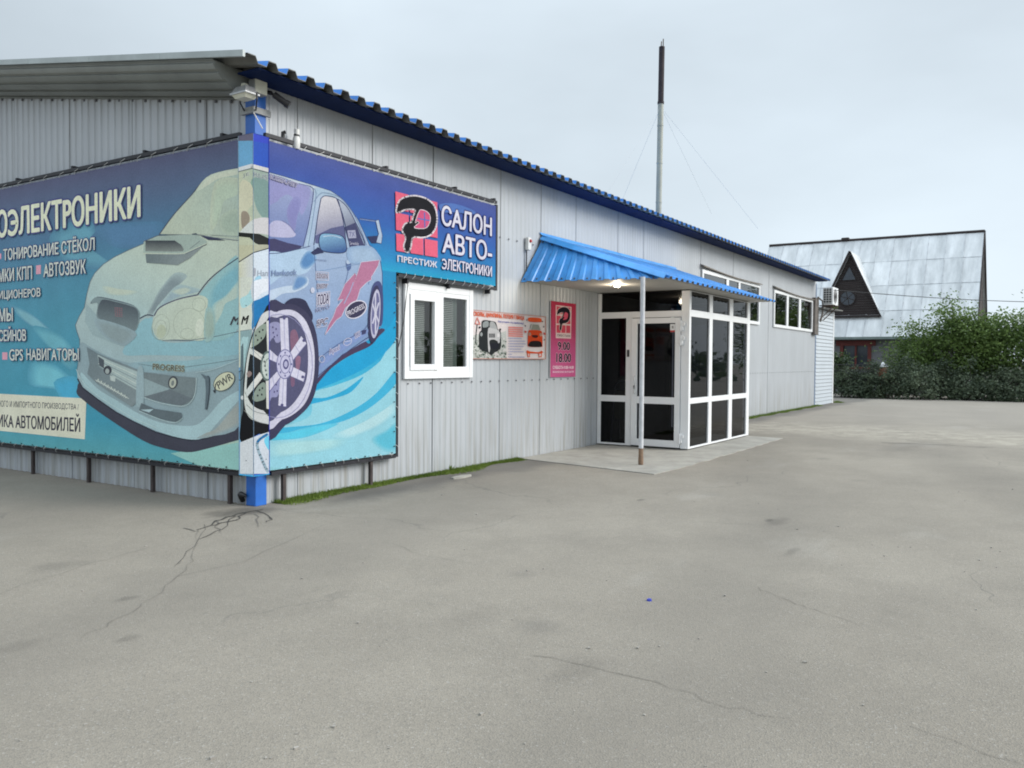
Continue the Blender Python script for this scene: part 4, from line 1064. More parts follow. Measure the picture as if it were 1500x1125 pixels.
# ---- corner panel wrapping the post ------------------------------------------------------------------
CB = thing('corner_banner', (-.2, -.2, .33), 'glossy printed corner panel folded round the blue post between the two mural banners', 'banner')
QL, QR = -.20, -.20
yL = FX(349.5, 450, QL).y; xR = FY(394.5, 450, QR).x
ridge = lambda y: (P_RID[0][0]+(y-P_RID[0][1])*(P_RID[1][0]-P_RID[0][0])/(P_RID[1][1]-P_RID[0][1]))
P_RID = (pix((-.2, -.2, 3.72)), pix((-.2, -.2, .32)))
cols = dict(arch=(22, 40, 60), tyre=(20, 22, 26), rim=(196, 206, 204), **{'in': (30, 36, 40)})
for side in (0, 1):
    A = Art(0, QL, Vector((-1, 0, 0)), tuple(q*.95 for q in KL)) if side == 0 else Art(1, QR, Vector((0, -1, 0)), KF)
    zt, zb = 3.705, .335
    if side == 0:
        c4 = [pix((QL, yL, zt)), pix((QL, QR, zt)), pix((QL, QR, zb)), pix((QL, yL, zb))]
    else:
        c4 = [pix((QL, QR, zt)), pix((xR, QR, zt)), pix((xR, QR, zb)), pix((QL, QR, zb))]
    A.clip = c4
    A.poly(c4, ((96, 154, 196), (360, 200), (108, 160, 200), (360, 245)) if side == 0 else ((44, 88, 190), (380, 205), (50, 110, 205), (385, 245)))
    A.poly([(330, 190), (368, 194), (410, 205), (410, 214), (368, 206), (330, 207)], (92, 96, 118) if side == 0 else (54, 78, 200))
    # glass and cabin
    A.poly(K3((60, 255), (140, 225), (240, 250), (240, 740), (60, 780)), ((176, 188, 168), (352, 300), (150, 176, 166), (392, 290)))
    A.sm(K3((140, 300), (225, 310), (235, 520), (180, 480), (150, 400)), (122, 156, 150))
    A.sm(K3((80, 320), (140, 330), (150, 420), (120, 470), (140, 520), (80, 560)), (182, 190, 172))
    A.sm(K3((85, 480), (110, 470), (130, 500), (120, 545), (90, 560)), (136, 132, 122))
    A.sm(K3((70, 590), (110, 545), (160, 510), (240, 510), (240, 590), (180, 588), (70, 585)), (200, 206, 206))
    A.poly(K3((70, 582), (180, 590), (240, 618), (240, 672), (160, 640), (130, 610), (70, 604)), (32, 36, 36))
    A.sm(K3((60, 660), (120, 650), (240, 650), (240, 690), (160, 700), (60, 745)), (172, 180, 158))
    A.line(K3((60, 250), (140, 228), (240, 254)), 5.6, (208, 216, 212)); A.line(K3((60, 262), (140, 242), (240, 268)), 1.2, (70, 84, 92))
    if side == 0: A.textq('JE', K3((92, 272), (128, 262), (130, 284), (94, 294)), (120, 136, 136), .02, (196, 206, 200), .07)
    else: A.textq('RUS', K3((150, 262), (224, 280), (224, 304), (150, 284)), (110, 130, 136), .02, (196, 206, 204), .07)
    # wing panel
    A.poly(K3((60, 745), (150, 690), (240, 664), (240, 1300), (60, 1300)), ((186, 196, 178), (352, 400), (206, 226, 236), (372, 400)))
    A.line(K3((60, 748), (150, 690), (240, 664)), 1.4, (40, 48, 62))
    A.poly(M4((45, 60), (110, 60), (118, 240), (110, 350), (45, 352)), (200, 206, 198))
    A.sm(M4((45, 180), (90, 150), (130, 60), (160, 60), (150, 120), (120, 190), (60, 230)), (156, 206, 226))
    A.sm(M4((110, 90), (200, 70), (220, 120), (160, 150), (115, 190)), (222, 236, 242))
    A.sm(M4((112, 200), (150, 180), (225, 150), (225, 240), (180, 260), (140, 310), (110, 345), (112, 270)), (36, 122, 180))
    A.poly(M4((45, 355), (112, 350), (100, 420), (85, 520), (75, 640), (70, 860), (45, 870)), (126, 158, 166))
    A.line(M4((45, 356), (118, 346)), .8, (92, 112, 122))
    A.sm(M4((48, 420), (80, 390), (90, 400), (70, 520), (60, 700), (48, 720)), (150, 188, 196))
    A.poly(M4((50, 440), (62, 420), (66, 700), (62, 866), (46, 872), (44, 600)), (84, 106, 116))
    A.ring(*M4((47, 600))[0], 4.0, 7.0, 10, 1.0, (50, 58, 70)); A.ell(*M4((56, 722))[0], 2.0, 3.0, 0, (206, 214, 210))
    wheel(A, M4, ((70, 640), (82, 500), (108, 380), (150, 285), (205, 225), (225, 240), (225, 560), (100, 640)),
          ((62, 640), (80, 500), (110, 380), (150, 295), (225, 235), (225, 905), (150, 920), (50, 965), (48, 850), (62, 780)),
          ((150, 290), (175, 255), (225, 240), (225, 285), (190, 300), (150, 340), (118, 410), (96, 500), (84, 600), (82, 700), (110, 760), (160, 790), (225, 800), (225, 866), (170, 862), (110, 842), (78, 800), (66, 720), (72, 610), (84, 500), (112, 390)),
          ((225, 290), (185, 305), (146, 352), (116, 420), (96, 510), (86, 610), (86, 690), (112, 752), (160, 782), (225, 794)), cols)
    A.sm(M4((108, 440), (118, 370), (150, 330), (185, 318), (182, 380), (150, 420), (120, 440)), (136, 156, 142)); A.sm(M4((112, 720), (140, 660), (180, 640), (184, 720), (150, 740), (125, 742)), (130, 150, 138)); A.sm(M4((80, 590), (96, 575), (110, 590), (92, 610)), (130, 120, 120))
    for x, y in ((130, 380), (150, 360), (168, 350), (140, 405), (160, 395), (150, 680), (166, 670), (140, 710), (162, 705)): A.ell(*M4((x, y))[0], 1.2, 1.5, 0, (36, 42, 46))
    for q in (((96, 442), (110, 452), (190, 500), (190, 536), (92, 476)), ((72, 690), (150, 582), (172, 606), (82, 720)), ((186, 300), (215, 296), (215, 480), (192, 470)), ((184, 622), (206, 622), (206, 786), (188, 782))):
        A.poly(M4(*q), (206, 214, 206)); A.line(M4(q[0], q[-2] if len(q) > 4 else q[3]), .6, (110, 122, 120))
    A.ell(*M4((192, 548))[0], 10.0, 22, 2, (96, 116, 112)); A.ell(*M4((196, 548))[0], 8.6, 19, 2, (186, 204, 196)); A.ring(*M4((200, 548))[0], 5.5, 11, 2, 1.1, (70, 88, 88))
    for k in range(5): A.ell(*M4((172+k*4, 500+k*24))[0], 1.2, 1.6, 0, (60, 76, 78))
    A.line(M4((80, 760), (130, 800), (225, 818)), .8, (120, 130, 130), sm=True); A.line(M4((66, 790), (130, 850), (225, 872)), .8, (120, 130, 128), sm=True)
    # white ground under the tyre with the grey-blue stripe
    A.poly(M4((44, 968), (150, 925), (230, 902), (230, 1140), (44, 1140)), (200, 216, 224))
    A.line(M4((190, 925), (152, 950), (136, 975), (146, 1020), (175, 1090), (196, 1130)), 4.2, (150, 180, 192), sm=True); A.line(M4((194, 922), (156, 946), (138, 966)), 3.0, (40, 120, 178), sm=True)
    A.sm(M4((175, 950), (230, 925), (230, 1000), (200, 1010)), (112, 206, 232))
    if side == 1:
        A.textq('Han', M4((138, 24), (196, 20), (196, 54), (138, 56)), (152, 168, 180), .03); A.line([c4[1], c4[2]], 2.0, (40, 52, 170))
        A.sm(M4((112, 14), (128, 12), (128, 44), (120, 56), (110, 44)), (160, 170, 180))
    A.textq('M', M4((60, 276), (92, 270), (80, 316), (50, 320)), (24, 26, 30), .04)
    A.line([c4[2], c4[3]], 3.0, (52, 160, 214)); A.line([c4[3], c4[0]], 1.2, (120, 150, 170))
    for x, y in ((78, 1068), (186, 1060), (78, 216)): A.ell(*M4((x, y))[0], .8, .8, 0, (70, 76, 84))
    A.build('print', CB)
mb = MB()
mb.face([(QL+.001, yL, .34), (QL+.001, QR+.001, .34), (QL+.001, QR+.001, 3.705), (QL+.001, yL, 3.705)]); mb.face([(QL+.001, QR+.001, .34), (xR, QR+.001, .34), (xR, QR+.001, 3.705), (QL+.001, QR+.001, 3.705)])
for z in (.337, 3.708): mb.face([(QL, yL, z), (QL, QR, z), (xR, QR, z), (xR, -.05, z), (-.05, -.05, z), (-.05, yL, z)])
mb.face([(QL, yL, .337), (-.06, yL, .337), (-.06, yL, 3.708), (QL, yL, 3.708)]); mb.face([(xR, QR, .337), (xR, -.06, .337), (xR, -.06, 3.708), (xR, QR, 3.708)])
mb.build('panel_box', mat('corner_panel_blue', (.03, .09, .42), .45), CB)

# ---- banner frames, legs and lacing -------------------------------------------------------------------
mb = MB(); fy = -.085
def bar(mb, a, b, w=.02): mb.box(min(a[0], b[0])-w, max(a[0], b[0])+w, min(a[1], b[1])-w, max(a[1], b[1])+w, min(a[2], b[2])-w, max(a[2], b[2])+w)
bar(mb, (.05, -.10, 3.755), (4.185, -.10, 3.755)); bar(mb, (4.20, -.10, 2.52), (4.20, -.10, 3.70)); bar(mb, (2.05, -.10, .335), (2.05, -.10, 2.50)); bar(mb, (2.09, -.10, 2.525), (4.16, -.10, 2.525)); bar(mb, (.12, -.10, .325), (2.01, -.10, .325))
fr = mb.build('frame', BLACKM, BF)
for x in (1.9, 3.28, 4.2):
    mb = MB(); bar(mb, (x, -.07, 3.80), (x, -.03, 3.80), .016); mb.build('standoff', BLACKM, fr)
for x in (2.27, 3.12, 4.06):
    mb = MB(); bar(mb, (x, -.085, 2.49), (x, -.03, 2.46), .014); mb.build('standoff', BLACKM, fr)
for x in (.29, 1.62):
    mb = MB(); mb.box(x-.02, x+.02, -.10, -.062, 0, .303); mb.build('leg', BROWNM, BF)
def lacing(root, pts, out, n, a, b):
    for k in range(n):
        t = (k+random.uniform(.3, .7))/n; p = Vector(pts[0]).lerp(Vector(pts[1]), t); q = p+Vector(a)*random.uniform(.7, 1.3)+Vector(b)
        m_ = (p+q)/2+Vector(out)*.02
        mb = MB(); mb.tube([p, m_, q], .0028, 5, 0, False); mb.build('lacing_cord', CORD, root)
lacing(BF, ((2.1, -.128, 2.57), (4.15, -.128, 2.57)), (0, -1, 0), 12, (-.06, 0, 0), (0, .0, -.07))
lacing(BF, ((.4, -.128, 3.69), (4.1, -.128, 3.69)), (0, -1, 0), 20, (.09, 0, 0), (0, 0, .06))
lacing(BF, ((.25, -.128, .38), (2.0, -.128, .38)), (0, -1, 0), 9, (.04, 0, 0), (0, 0, -.05))
lacing(BF, ((2.01, -.128, .4), (2.01, -.128, 2.5)), (0, -1, 0), 10, (.04, 0, -.03), (0, 0, 0))
for k in range(8):
    mb = MB(); mb.tube([(.3+k*.235, -.127, .375), (.3+k*.235, -.135, .375)], .008, 6); mb.build('eyelet', DARKP, BF)
for k in range(12):
    mb = MB(); mb.tube([(1.985, -.127, .45+k*.18), (1.985, -.135, .45+k*.18)], .008, 6); mb.build('eyelet', DARKP, BF)
mb = MB()
bar(mb, (-.10, .12, 3.755), (-.10, 7.6, 3.755)); bar(mb, (-.10, .12, .325), (-.10, 7.6, .325)); bar(mb, (-.10, 7.62, .325), (-.10, 7.62, 3.755))
fr = mb.build('frame', BLACKM, BL)
for y in (.42, 1.75, 3.2, 4.5, 5.9):
    mb = MB(); bar(mb, (-.07, y, 3.80), (-.03, y, 3.80), .018); mb.build('standoff', BLACKM, fr)
for y in (.30, 1.62, 2.89, 4.16, 5.45, 6.7):
    mb = MB(); mb.box(-.10, -.062, y-.02, y+.02, 0, .303); mb.build('leg', BROWNM, BL)
lacing(BL, ((-.128, .4, 3.69), (-.128, 7.4, 3.69)), (-1, 0, 0), 22, (0, -.10, 0), (0, 0, .06))
lacing(BL, ((-.128, .3, .38), (-.128, 7.4, .38)), (-1, 0, 0), 26, (0, .04, 0), (0, 0, -.05))
for k in range(26):
    mb = MB(); mb.tube([(-.127, .3+k*.27, .385), (-.135, .3+k*.27, .385)], .008, 6); mb.build('eyelet', DARKP, BL)

# ---- repair poster -----------------------------------------------------------------------------------
def board(root, x0, x1, z0, z1, y):
    mb = MB(); mb.box(x0, x1, y+.001, -.0125, z0, z1); mb.build('backing_board', WHITE2, root)
PO = thing('poster', (4.7, -.03, 1.53), 'white landscape poster with a monochrome jeep and orange car, right of the office window', 'poster')
board(PO, 3.72, 5.71, 1.53, 2.205, -.03)
A = Art(1, -.031, Vector((0, -1, 0)), KF)
A.poly(M6((75, 188), (955, 272), (955, 772), (75, 768)), (226, 224, 220))
A.poly(M6((77, 500), (200, 470), (300, 500), (495, 440), (495, 765), (77, 765)), (196, 206, 198))
for k in range(170):
    x = random.uniform(80, 490); y = random.uniform(520, 762) if not 170 < x < 430 else random.uniform(640, 760); r = random.uniform(5, 15)
    g = random.choice([(112, 130, 118), (150, 162, 150), (222, 226, 220), (84, 100, 90)])
    A.poly(M6((x-r, y-r*.5), (x+r*.4, y-r), (x+r, y+r*.5), (x-r*.3, y+r)), g)
A.text('СКОЛЫ, ЦАРАПИНЫ, ПОТЕРЯ ГЛЯНЦА', M6((104, 208))[0], M6((706, 322))[0], (228, 112, 76), .045)
A.text('Как решить эту проблему?', M6((396, 316))[0], M6((696, 368))[0], (92, 104, 184), .03)
for k in range(5):
    y = 388+k*25; A.poly(M6((516, y), (688, y+8), (686, y+24), (516, y+17)), (230, 150, 142))
for k, w in enumerate((145, 185, 195, 170, 140, 170, 30, 180)):
    y = 522+k*31; A.poly(M6((526, y), (526+w, y+3), (526+w, y+13), (526, y+11)), (172, 178, 206)); A.poly(M6((512, y+1), (518, y+1), (518, y+9), (512, y+9)), (120, 130, 180))
A.line(M6((150, 282), (124, 356), (182, 362)), 1.1, (226, 132, 118), True); A.line(M6((150, 360), (136, 480), (132, 590)), 1.0, (70, 80, 76))
A.sm(M6((205, 330), (240, 312), (300, 320), (350, 330), (372, 352), (395, 430), (425, 450), (428, 620), (400, 670), (360, 690), (310, 726), (270, 690), (190, 660), (172, 600), (176, 460), (200, 430)), (38, 44, 46))
A.sm(M6((216, 345), (245, 325), (278, 330), (280, 385), (230, 400), (212, 390)), (146, 158, 156)); A.sm(M6((300, 335), (345, 338), (385, 420), (330, 410), (296, 395)), (168, 176, 174))
A.sm(M6((276, 415), (330, 410), (400, 435), (420, 500), (400, 560), (340, 540), (290, 560), (300, 650), (284, 694), (274, 600)), (196, 202, 200))
for k in range(5): A.poly(M6((286+k*15, 470), (296+k*15, 471), (296+k*15, 520), (286+k*15, 518)), (34, 38, 42))
A.ell(*M6((196, 480))[0], 1.8, 3, 0, (150, 160, 158)); A.ell(*M6((395, 490))[0], 1.8, 3, 0, (226, 230, 228)); A.ell(*M6((400, 560))[0], 1.6, 3, 0, (190, 196, 196)); A.sm(M6((300, 590), (400, 590), (380, 650), (310, 640)), (30, 34, 44)); A.ell(*M6((178, 398))[0], 1.4, 1.6, 0, (40, 44, 46)); A.ell(*M6((418, 424))[0], 1.4, 1.6, 0, (40, 44, 46))
A.sm(M6((750, 288), (800, 282), (890, 290), (905, 315), (895, 336), (760, 330)), (230, 92, 40))
A.sm(M6((775, 370), (800, 358), (870, 364), (895, 420), (860, 435), (780, 432)), (150, 156, 142)); A.line(M6((775, 432), (795, 358), (870, 362), (900, 430)), 1.0, (214, 214, 206))
A.sm(M6((750, 445), (780, 430), (890, 436), (912, 470), (915, 600), (900, 628), (760, 625), (742, 590)), (216, 76, 30))
A.sm(M6((785, 560), (880, 560), (908, 600), (895, 628), (765, 624), (748, 598)), (30, 22, 26)); A.sm(M6((790, 490), (860, 492), (850, 520), (805, 516)), (70, 26, 22)); A.ell(*M6((765, 478))[0], 2.0, 2.6, 0, (176, 150, 130)); A.ell(*M6((895, 485))[0], 2.0, 2.6, 0, (176, 150, 130))
A.sm(M6((735, 668), (770, 680), (870, 690), (905, 672), (908, 702), (740, 700)), (226, 88, 40)); A.poly(M6((735, 700), (768, 702), (766, 748), (740, 745)), (226, 88, 40)); A.poly(M6((868, 702), (908, 702), (905, 748), (872, 748)), (226, 88, 40)); A.poly(M6((744, 708), (758, 708), (757, 738), (746, 737)), (226, 224, 220)); A.poly(M6((876, 708), (898, 708), (896, 738), (878, 738)), (226, 224, 220))
for x, y in ((716, 448), (940, 470)): A.poly(M6((x-14, y-12), (x+14, y-4), (x+12, y+16), (x-10, y+12)), (214, 90, 80))
for x, y in ((732, 312), (915, 328), (930, 392), (938, 545), (714, 380)): A.ell(*M6((x, y))[0], .8, 1.2, 0, (110, 104, 104))
A.line(M6((77, 190), (953, 274), (953, 770), (77, 766)), .8, (206, 142, 122), True)
A.build('print', PO)

# ---- opening hours sign -------------------------------------------------------------------------------
HS = thing('opening_hours_sign', (6.3, -.03, 1.24), 'tall pink sign with a black emblem and opening hours, left of the glazed porch', 'sign')
A = Art(1, -.031, Vector((0, -1, 0)), tuple(q*.8 for q in KF))
e = [A.P(*q) for q in M6((1016, 88), (1320, 122), (1304, 980), (1012, 982))]
board(HS, 5.90, 6.745, 1.235, 2.465, -.03)
A.strips([(2.465, (168, 50, 74), 5.90, 6.745), (2.1, (178, 66, 96), 5.90, 6.745), (1.7, (184, 84, 128), 5.90, 6.745), (1.235, (188, 90, 136), 5.90, 6.745)])
A.poly(M6((1078, 136), (1262, 158), (1256, 530), (1078, 524)), (214, 200, 196))
qq = M6((1086, 148), (1252, 166), (1250, 466), (1086, 462))
for i in range(3):
    for j in range(3):
        u0, v0, u1, v1 = i*.345, j*.352, i*.345+.30, j*.352+.296
        b4 = [tuple((qq[0][k]*(1-u)+qq[1][k]*u)*(1-v)+(qq[3][k]*(1-u)+qq[2][k]*u)*v for k in (0, 1)) for u, v in ((u0, v0), (u1, v0), (u1, v1), (u0, v1))]
        A.poly(b4, (196, 74, 92))
def rem(pts, q): # emblem outline carried over from the salon sign
    xs0, ys0, xs1, ys1 = 570+28/3.516, 260+72/3.516, 570+245/3.516, 260+400/3.516
    r = []
    for x, y in pts:
        u = (x-xs0)/(xs1-xs0); v = (y-(ys0+(y-ys0)*0+u*14))/(ys1-ys0)
        r.append(tuple((q[0][k]*(1-u)+q[1][k]*u)*(1-v)+(q[3][k]*(1-u)+q[2][k]*u)*v for k in (0, 1)))
    return r
A.line(rem(Pout, qq), 1.6, (214, 200, 196), True); A.poly(rem(Pout, qq), (28, 24, 34)); A.poly(rem(Pin, qq), (200, 84, 104))
A.text('ПРЕСТИЖ', M6((1094, 478))[0], M6((1250, 514))[0], (70, 54, 58), .03)
A.text('9.00', M6((1100, 566))[0], M6((1244, 668))[0], (32, 24, 42), .045, 0, (222, 196, 206), .04)
A.text('18.00', M6((1082, 700))[0], M6((1256, 810))[0], (32, 24, 42), .045, 0, (222, 196, 206), .04)
A.text('СУББОТА 9.00-14.00', M6((1040, 850))[0], M6((1286, 886))[0], (232, 214, 222), .05)
A.text('ВОСКРЕСЕНЬЕ ВЫХОДНОЙ', M6((1040, 906))[0], M6((1286, 934))[0], (226, 196, 212), .05)
A.build('print', HS)

# ================================================================== ENTRANCE PORCH
PX, PY, PE, PZ = 7.6, -1.72, 10.95, 2.715
P = thing('entrance_porch', (7.6, 0, .03), 'white plastic-framed glazed porch with dark panes and a glazed door', 'porch')
mb = MB()
def by(y0, y1, z0, z1, d=.05, o=0.0): mb.box(PX-o, PX+d, y0, y1, z0, z1, 0, .004)      # member in the door side
def bx_(x0, x1, z0, z1, d=.05, o=0.0): mb.box(x0, x1, PY-o, PY+d, z0, z1, 0, .004)     # member in the front
by(-.075, -.012, .03, PZ-.02)
by(-1.58, -.075, 2.695, PZ-.02); by(-1.58, -.075, 2.255, 2.362)
by(-.665, -.562, .03, 2.255)
by(-.562, -.075, .79, .90); by(-.562, -.075, .03, .06)
mb.box(PX-.004, PX+.08, PY-.002, -1.58, .031, PZ-.022, 0, .005)
bx_(7.682, 10.78, 2.685, PZ-.021); bx_(7.682, 10.78, 2.262, 2.375); bx_(7.682, 10.78, .79, .885); bx_(7.682, 10.78, .031, .062)
for a, b in ((8.585, 8.745), (9.69, 9.885)):
    for z0, z1 in ((.062, .79), (.885, 2.262), (2.375, 2.685)): bx_(a, b, z0, z1)
bx_(10.78, PE, .031, PZ-.022)
mb.box(PE-.05, PE, -1.66, -.012, 2.262, 2.40, 0, .004); mb.box(PE-.05, PE, -1.66, -.012, .031, .12, 0, .004); mb.box(PE-.05, PE, -.09, -.012, .12, 2.262, 0, .004); mb.box(PE-.05, PE, -1.66, -.012, 2.62, PZ-.02, 0, .004)
mb.box(PE-.05, PE, -.95, -.87, .12, 2.262, 0, .004)
mb.build('frame', WHITE, P)
def pane_y(y0, y1, z0, z1):
    m_ = MB(); m_.face([(PX+.025, y0, z0), (PX+.025, y1, z0), (PX+.025, y1, z1), (PX+.025, y0, z1)]); m_.build('pane', TINT, P)
def pane_x(x0, x1, z0, z1):
    m_ = MB(); m_.face([(x0, PY+.025, z0), (x1, PY+.025, z0), (x1, PY+.025, z1), (x0, PY+.025, z1)]); m_.build('pane', TINT, P)
pane_y(-1.58, -.075, 2.362, 2.695); pane_y(-.562, -.075, .90, 2.255); pane_y(-.562, -.075, .06, .79)
for a, b in ((7.69, 8.585), (8.745, 9.69), (9.885, 10.78)):
    pane_x(a, b, .062, .79); pane_x(a, b, .885, 2.262); pane_x(a, b, 2.375, 2.685)
m_ = MB(); m_.face([(PE-.02, -1.6, .1), (PE-.02, -.1, .1), (PE-.02, -.1, 2.65), (PE-.02, -1.6, 2.65)]); m_.build('pane', TINT, P)
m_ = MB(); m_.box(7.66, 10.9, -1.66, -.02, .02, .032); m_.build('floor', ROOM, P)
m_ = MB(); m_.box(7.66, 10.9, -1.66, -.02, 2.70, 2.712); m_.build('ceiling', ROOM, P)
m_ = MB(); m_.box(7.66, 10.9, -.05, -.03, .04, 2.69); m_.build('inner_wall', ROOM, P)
# door
mb = MB()
def dy(y0, y1, z0, z1): mb.box(PX-.028, PX+.04, y0, y1, z0, z1, 0, .005)
dy(-.785, -.678, .045, 2.245); dy(-1.572, -1.478, .045, 2.245); dy(-1.478, -.785, 2.152, 2.245); dy(-1.478, -.785, .045, .16); dy(-1.478, -.785, .775, .895)
D = mb.build('door', WHITE, P)
for z0, z1 in ((.16, .775), (.895, 2.152)):
    m_ = MB(); m_.face([(PX+.005, -1.478, z0), (PX+.005, -.785, z0), (PX+.005, -.785, z1), (PX+.005, -1.478, z1)]); m_.build('pane', TINT, D)
m_ = MB(); m_.tube([(PX-.03, -.755, .95), (PX-.085, -.77, .955), (PX-.095, -.78, .99), (PX-.095, -.78, 1.20), (PX-.085, -.77, 1.235), (PX-.03, -.755, 1.24)], .016, 8)
m_.box(PX-.036, PX-.027, -.775, -.72, .93, 1.26, 0, .003)
m_.build('handle', WHITE, D, True)
m_ = MB(); m_.tube([(PX-.028, -.745, 1.06), (PX-.048, -.745, 1.06)], .014, 10); m_.box(PX-.04, PX-.036, -.757, -.735, 1.02, 1.09); m_.build('lock', DARKP, D)
for z in (2.10, 1.86, .21):
    m_ = MB(); m_.box(PX-.05, PX-.006, -1.625, -1.585, z-.075, z+.075, 0, .006); m_.box(PX-.052, PX-.03, -1.584, -1.555, z-.06, z-.01, 0, .004); m_.box(PX-.052, PX-.03, -1.655, -1.626, z+.005, z+.06, 0, .004)
    m_.tube([(PX-.055, -1.59, z-.09), (PX-.055, -1.59, z+.09)], .011, 8); m_.build('hinge', WHITE, D)
m_ = MB(); m_.box(PX+.001, PX+.0035, -1.465, -1.38, 2.0, 2.135, 0); m_.box(PX+.0002, PX+.0008, -1.464, -1.381, 2.001, 2.03, 1); m_.box(PX+.0002, PX+.0008, -1.44, -1.405, 2.06, 2.105, 2)
m_.build('sticker', [WHITE, RED, GREYP], D)
m_ = MB(); m_.box(PX-.024, PX-.004, -.632, -.592, 1.58, 1.70, 0, .006); m_.build('card_reader', DARKP, P)

# folded sign stand kept inside the porch
AB = thing('folding_sign_stand', (8.0, -.42, .05), 'tubular folding sign stand with a rounded top, just inside the tinted left-hand porch pane', 'sign stand')
m_ = MB()
arc = [(7.82+.0, -.42+.17*cos(t), 1.02+.14*sin(t)) for t in [pi*i/10 for i in range(11)]]
m_.tube([(7.78, -.2, .06)]+arc+[(7.78, -.66, .06)], .013, 7)
m_.build('front_frame', STEEL, AB, True)
m_ = MB(); m_.tube([(8.15, -.22, .06), (7.84, -.26, 1.0), (7.84, -.58, 1.0), (8.15, -.64, .06)], .013, 7); m_.build('rear_frame', STEEL, AB, True)
m_ = MB(); m_.obox((7.806, -.42, .72), (.004, 0, .0), (0, .16, 0), (.006, 0, .24)); m_.build('sign_panel', mat('sign_panel_paint', (.26, .24, .12), .6), AB)

# canopy: lean-to with a hipped left end
CN = thing('porch_canopy', (5.3, 0, 2.7), 'bright blue ribbed canopy over the entrance with a hipped left end and thin post', 'canopy')
ZS = 2.72
Q1 = Vector((5.02, -.03, ZS)); Q2 = Vector((5.55, -2.10, ZS)); T1 = Vector((5.64, -.03, 3.44))
ER = Vector((11.15, -2.10, ZS)); TR = Vector((11.15, -.03, 3.44))
def ribbed_strip(mb, a0, a1, b0, b1, n, dep, thick=.01, mi=0, mu=1, tri=False):
    """ribs run from edge a (a0->a1) to edge b (b0->b1)"""
    nrm = (a1-a0).cross(b0-a0).normalized()
    if nrm.z < 0: nrm = -nrm
    A_, B_ = [], []
    for i in range(n):
        for u, h in ((0, 0), (.44, 0), (.54, 1), (.88, 1), (.97, 0)):
            t = (i+u)/n
            A_.append(a0.lerp(a1, t)+nrm*h*dep); B_.append(b0.lerp(b1, t)+nrm*h*dep*(1 if not tri else .6))
    mb.grid([A_, B_], mi)
    lo = [p-nrm*thick*.6 for p in A_]; lb = [p-nrm*thick*.6 for p in B_]
    mb.grid([lo, lb], mu); mb.grid([[p-nrm*.0003 for p in A_], lo], mu)
mb = MB()
ribbed_strip(mb, Q2+Vector((.0, -.05, -.015)), ER+Vector((.1, -.05, -.015)), Vector((5.64, -.03, 3.44)), TR+Vector((.1, 0, 0)), 26, .034, .012)
mb.build('roof_sheet', [BLUE, UNDER], CN)
mb = MB()
ribbed_strip(mb, Q1+Vector((-.03, 0, -.03)), Q2+Vector((-.03, -.04, -.03)), T1, T1.lerp(Q2, .90)+Vector((0, 0, .02)), 11, .022, .012, tri=True)
for i in range(11):
    for t, f in (((i+.2)/11, .06), ((i+.2)/11, .9)):
        q0 = (Q1+Vector((-.03, 0, -.03))).lerp(Q2+Vector((-.03, -.04, -.03)), t); q1 = T1.lerp(T1.lerp(Q2, .90)+Vector((0, 0, .02)), t); q = q0.lerp(q1, f)
        mb.obox(q+Vector((-.006, 0, .006)), (.008, 0, .008), (0, .009, 0), (-.006, 0, .006), 2)
mb.build('hip_sheet', [BLUE, UNDER, SCREW], CN)
mb = MB()
d1 = (Q2+Vector((0, -.05, .0)))-T1
for o, w in ((Vector((-.07, 0, .005)), 0), ):
    a, b = T1+Vector((0, .0, .045)), T1+d1+Vector((0, 0, .045))
    l0, l1 = a+Vector((-.10, 0, -.075)), b+Vector((-.10, 0, -.075)); r0, r1 = a+Vector((.12, 0, .0)), b+Vector((.12, 0, -.0))
    mb.grid([[l0, a, r0], [l1, b, r1]]); mb.face([l0, l1, l1-Vector((0, 0, .01)), l0-Vector((0, 0, .01))])
mb.build('hip_flashing', BLUE, CN)
mb = MB(); mb.grid([[(5.56, -.014, 3.52), (11.25, -.014, 3.52)], [(5.60, -.03, 3.48), (11.25, -.03, 3.48)], [(5.62, -.16, 3.425), (11.25, -.16, 3.435)]])
mb.build('wall_flashing', BLUE, CN)
mb = MB()
sf = [Q1+Vector((.05, 0, -.01)), Q2+Vector((.05, .04, -.01)), ER+Vector((-.05, .04, -.01)), Vector((11.1, -.03, ZS-.01))]
mb.face(sf); mb.face([v+Vector((0, 0, .012)) for v in sf])
for i in range(4):
    a, b = sf[i], sf[(i+1) % 4]; mb.face([a, b, b+Vector((0, 0, .012)), a+Vector((0, 0, .012))])
mb.build('soffit', SOFF, CN)
mb = MB(); mb.tube([(5.35, -1.87, .0), (5.35, -1.87, .25)], .034, 12, 1); mb.tube([(5.35, -1.87, .25), (5.35, -1.87, 2.71)], .034, 12, 0); mb.tube([(5.35, -1.87, .03), (5.35, -1.87, .12)], .037, 12, 1)
mb.build('support_post', [mat('white_painted_post', (.55, .56, .58), .5, 0, .15, 12), mat('rusty_post_foot', (.22, .14, .09), .8, 0, .45, 14)], CN, True)
lx, ly = 6.25, -1.03
mb = MB(); mb.tube([(lx, ly, 2.716), (lx, ly, 2.69)], [.075, .068], 16); o = mb.build('downlight', STEEL, CN, True)
mb = MB(); mb.tube([(lx, ly, 2.688), (lx, ly, 2.672)], [.05, .035], 14); mb.build('bulb', emit_mat('lit_bulb', (1, .86, .62), 14), o, True)
pl = bpy.data.lights.new('downlight_glow', 'POINT'); pl.energy = 6; pl.color = (1, .86, .66); pl.shadow_soft_size = .05
po = bpy.data.objects.new('downlight_glow', pl); COL.objects.link(po); po.location = (lx, ly, 2.62)

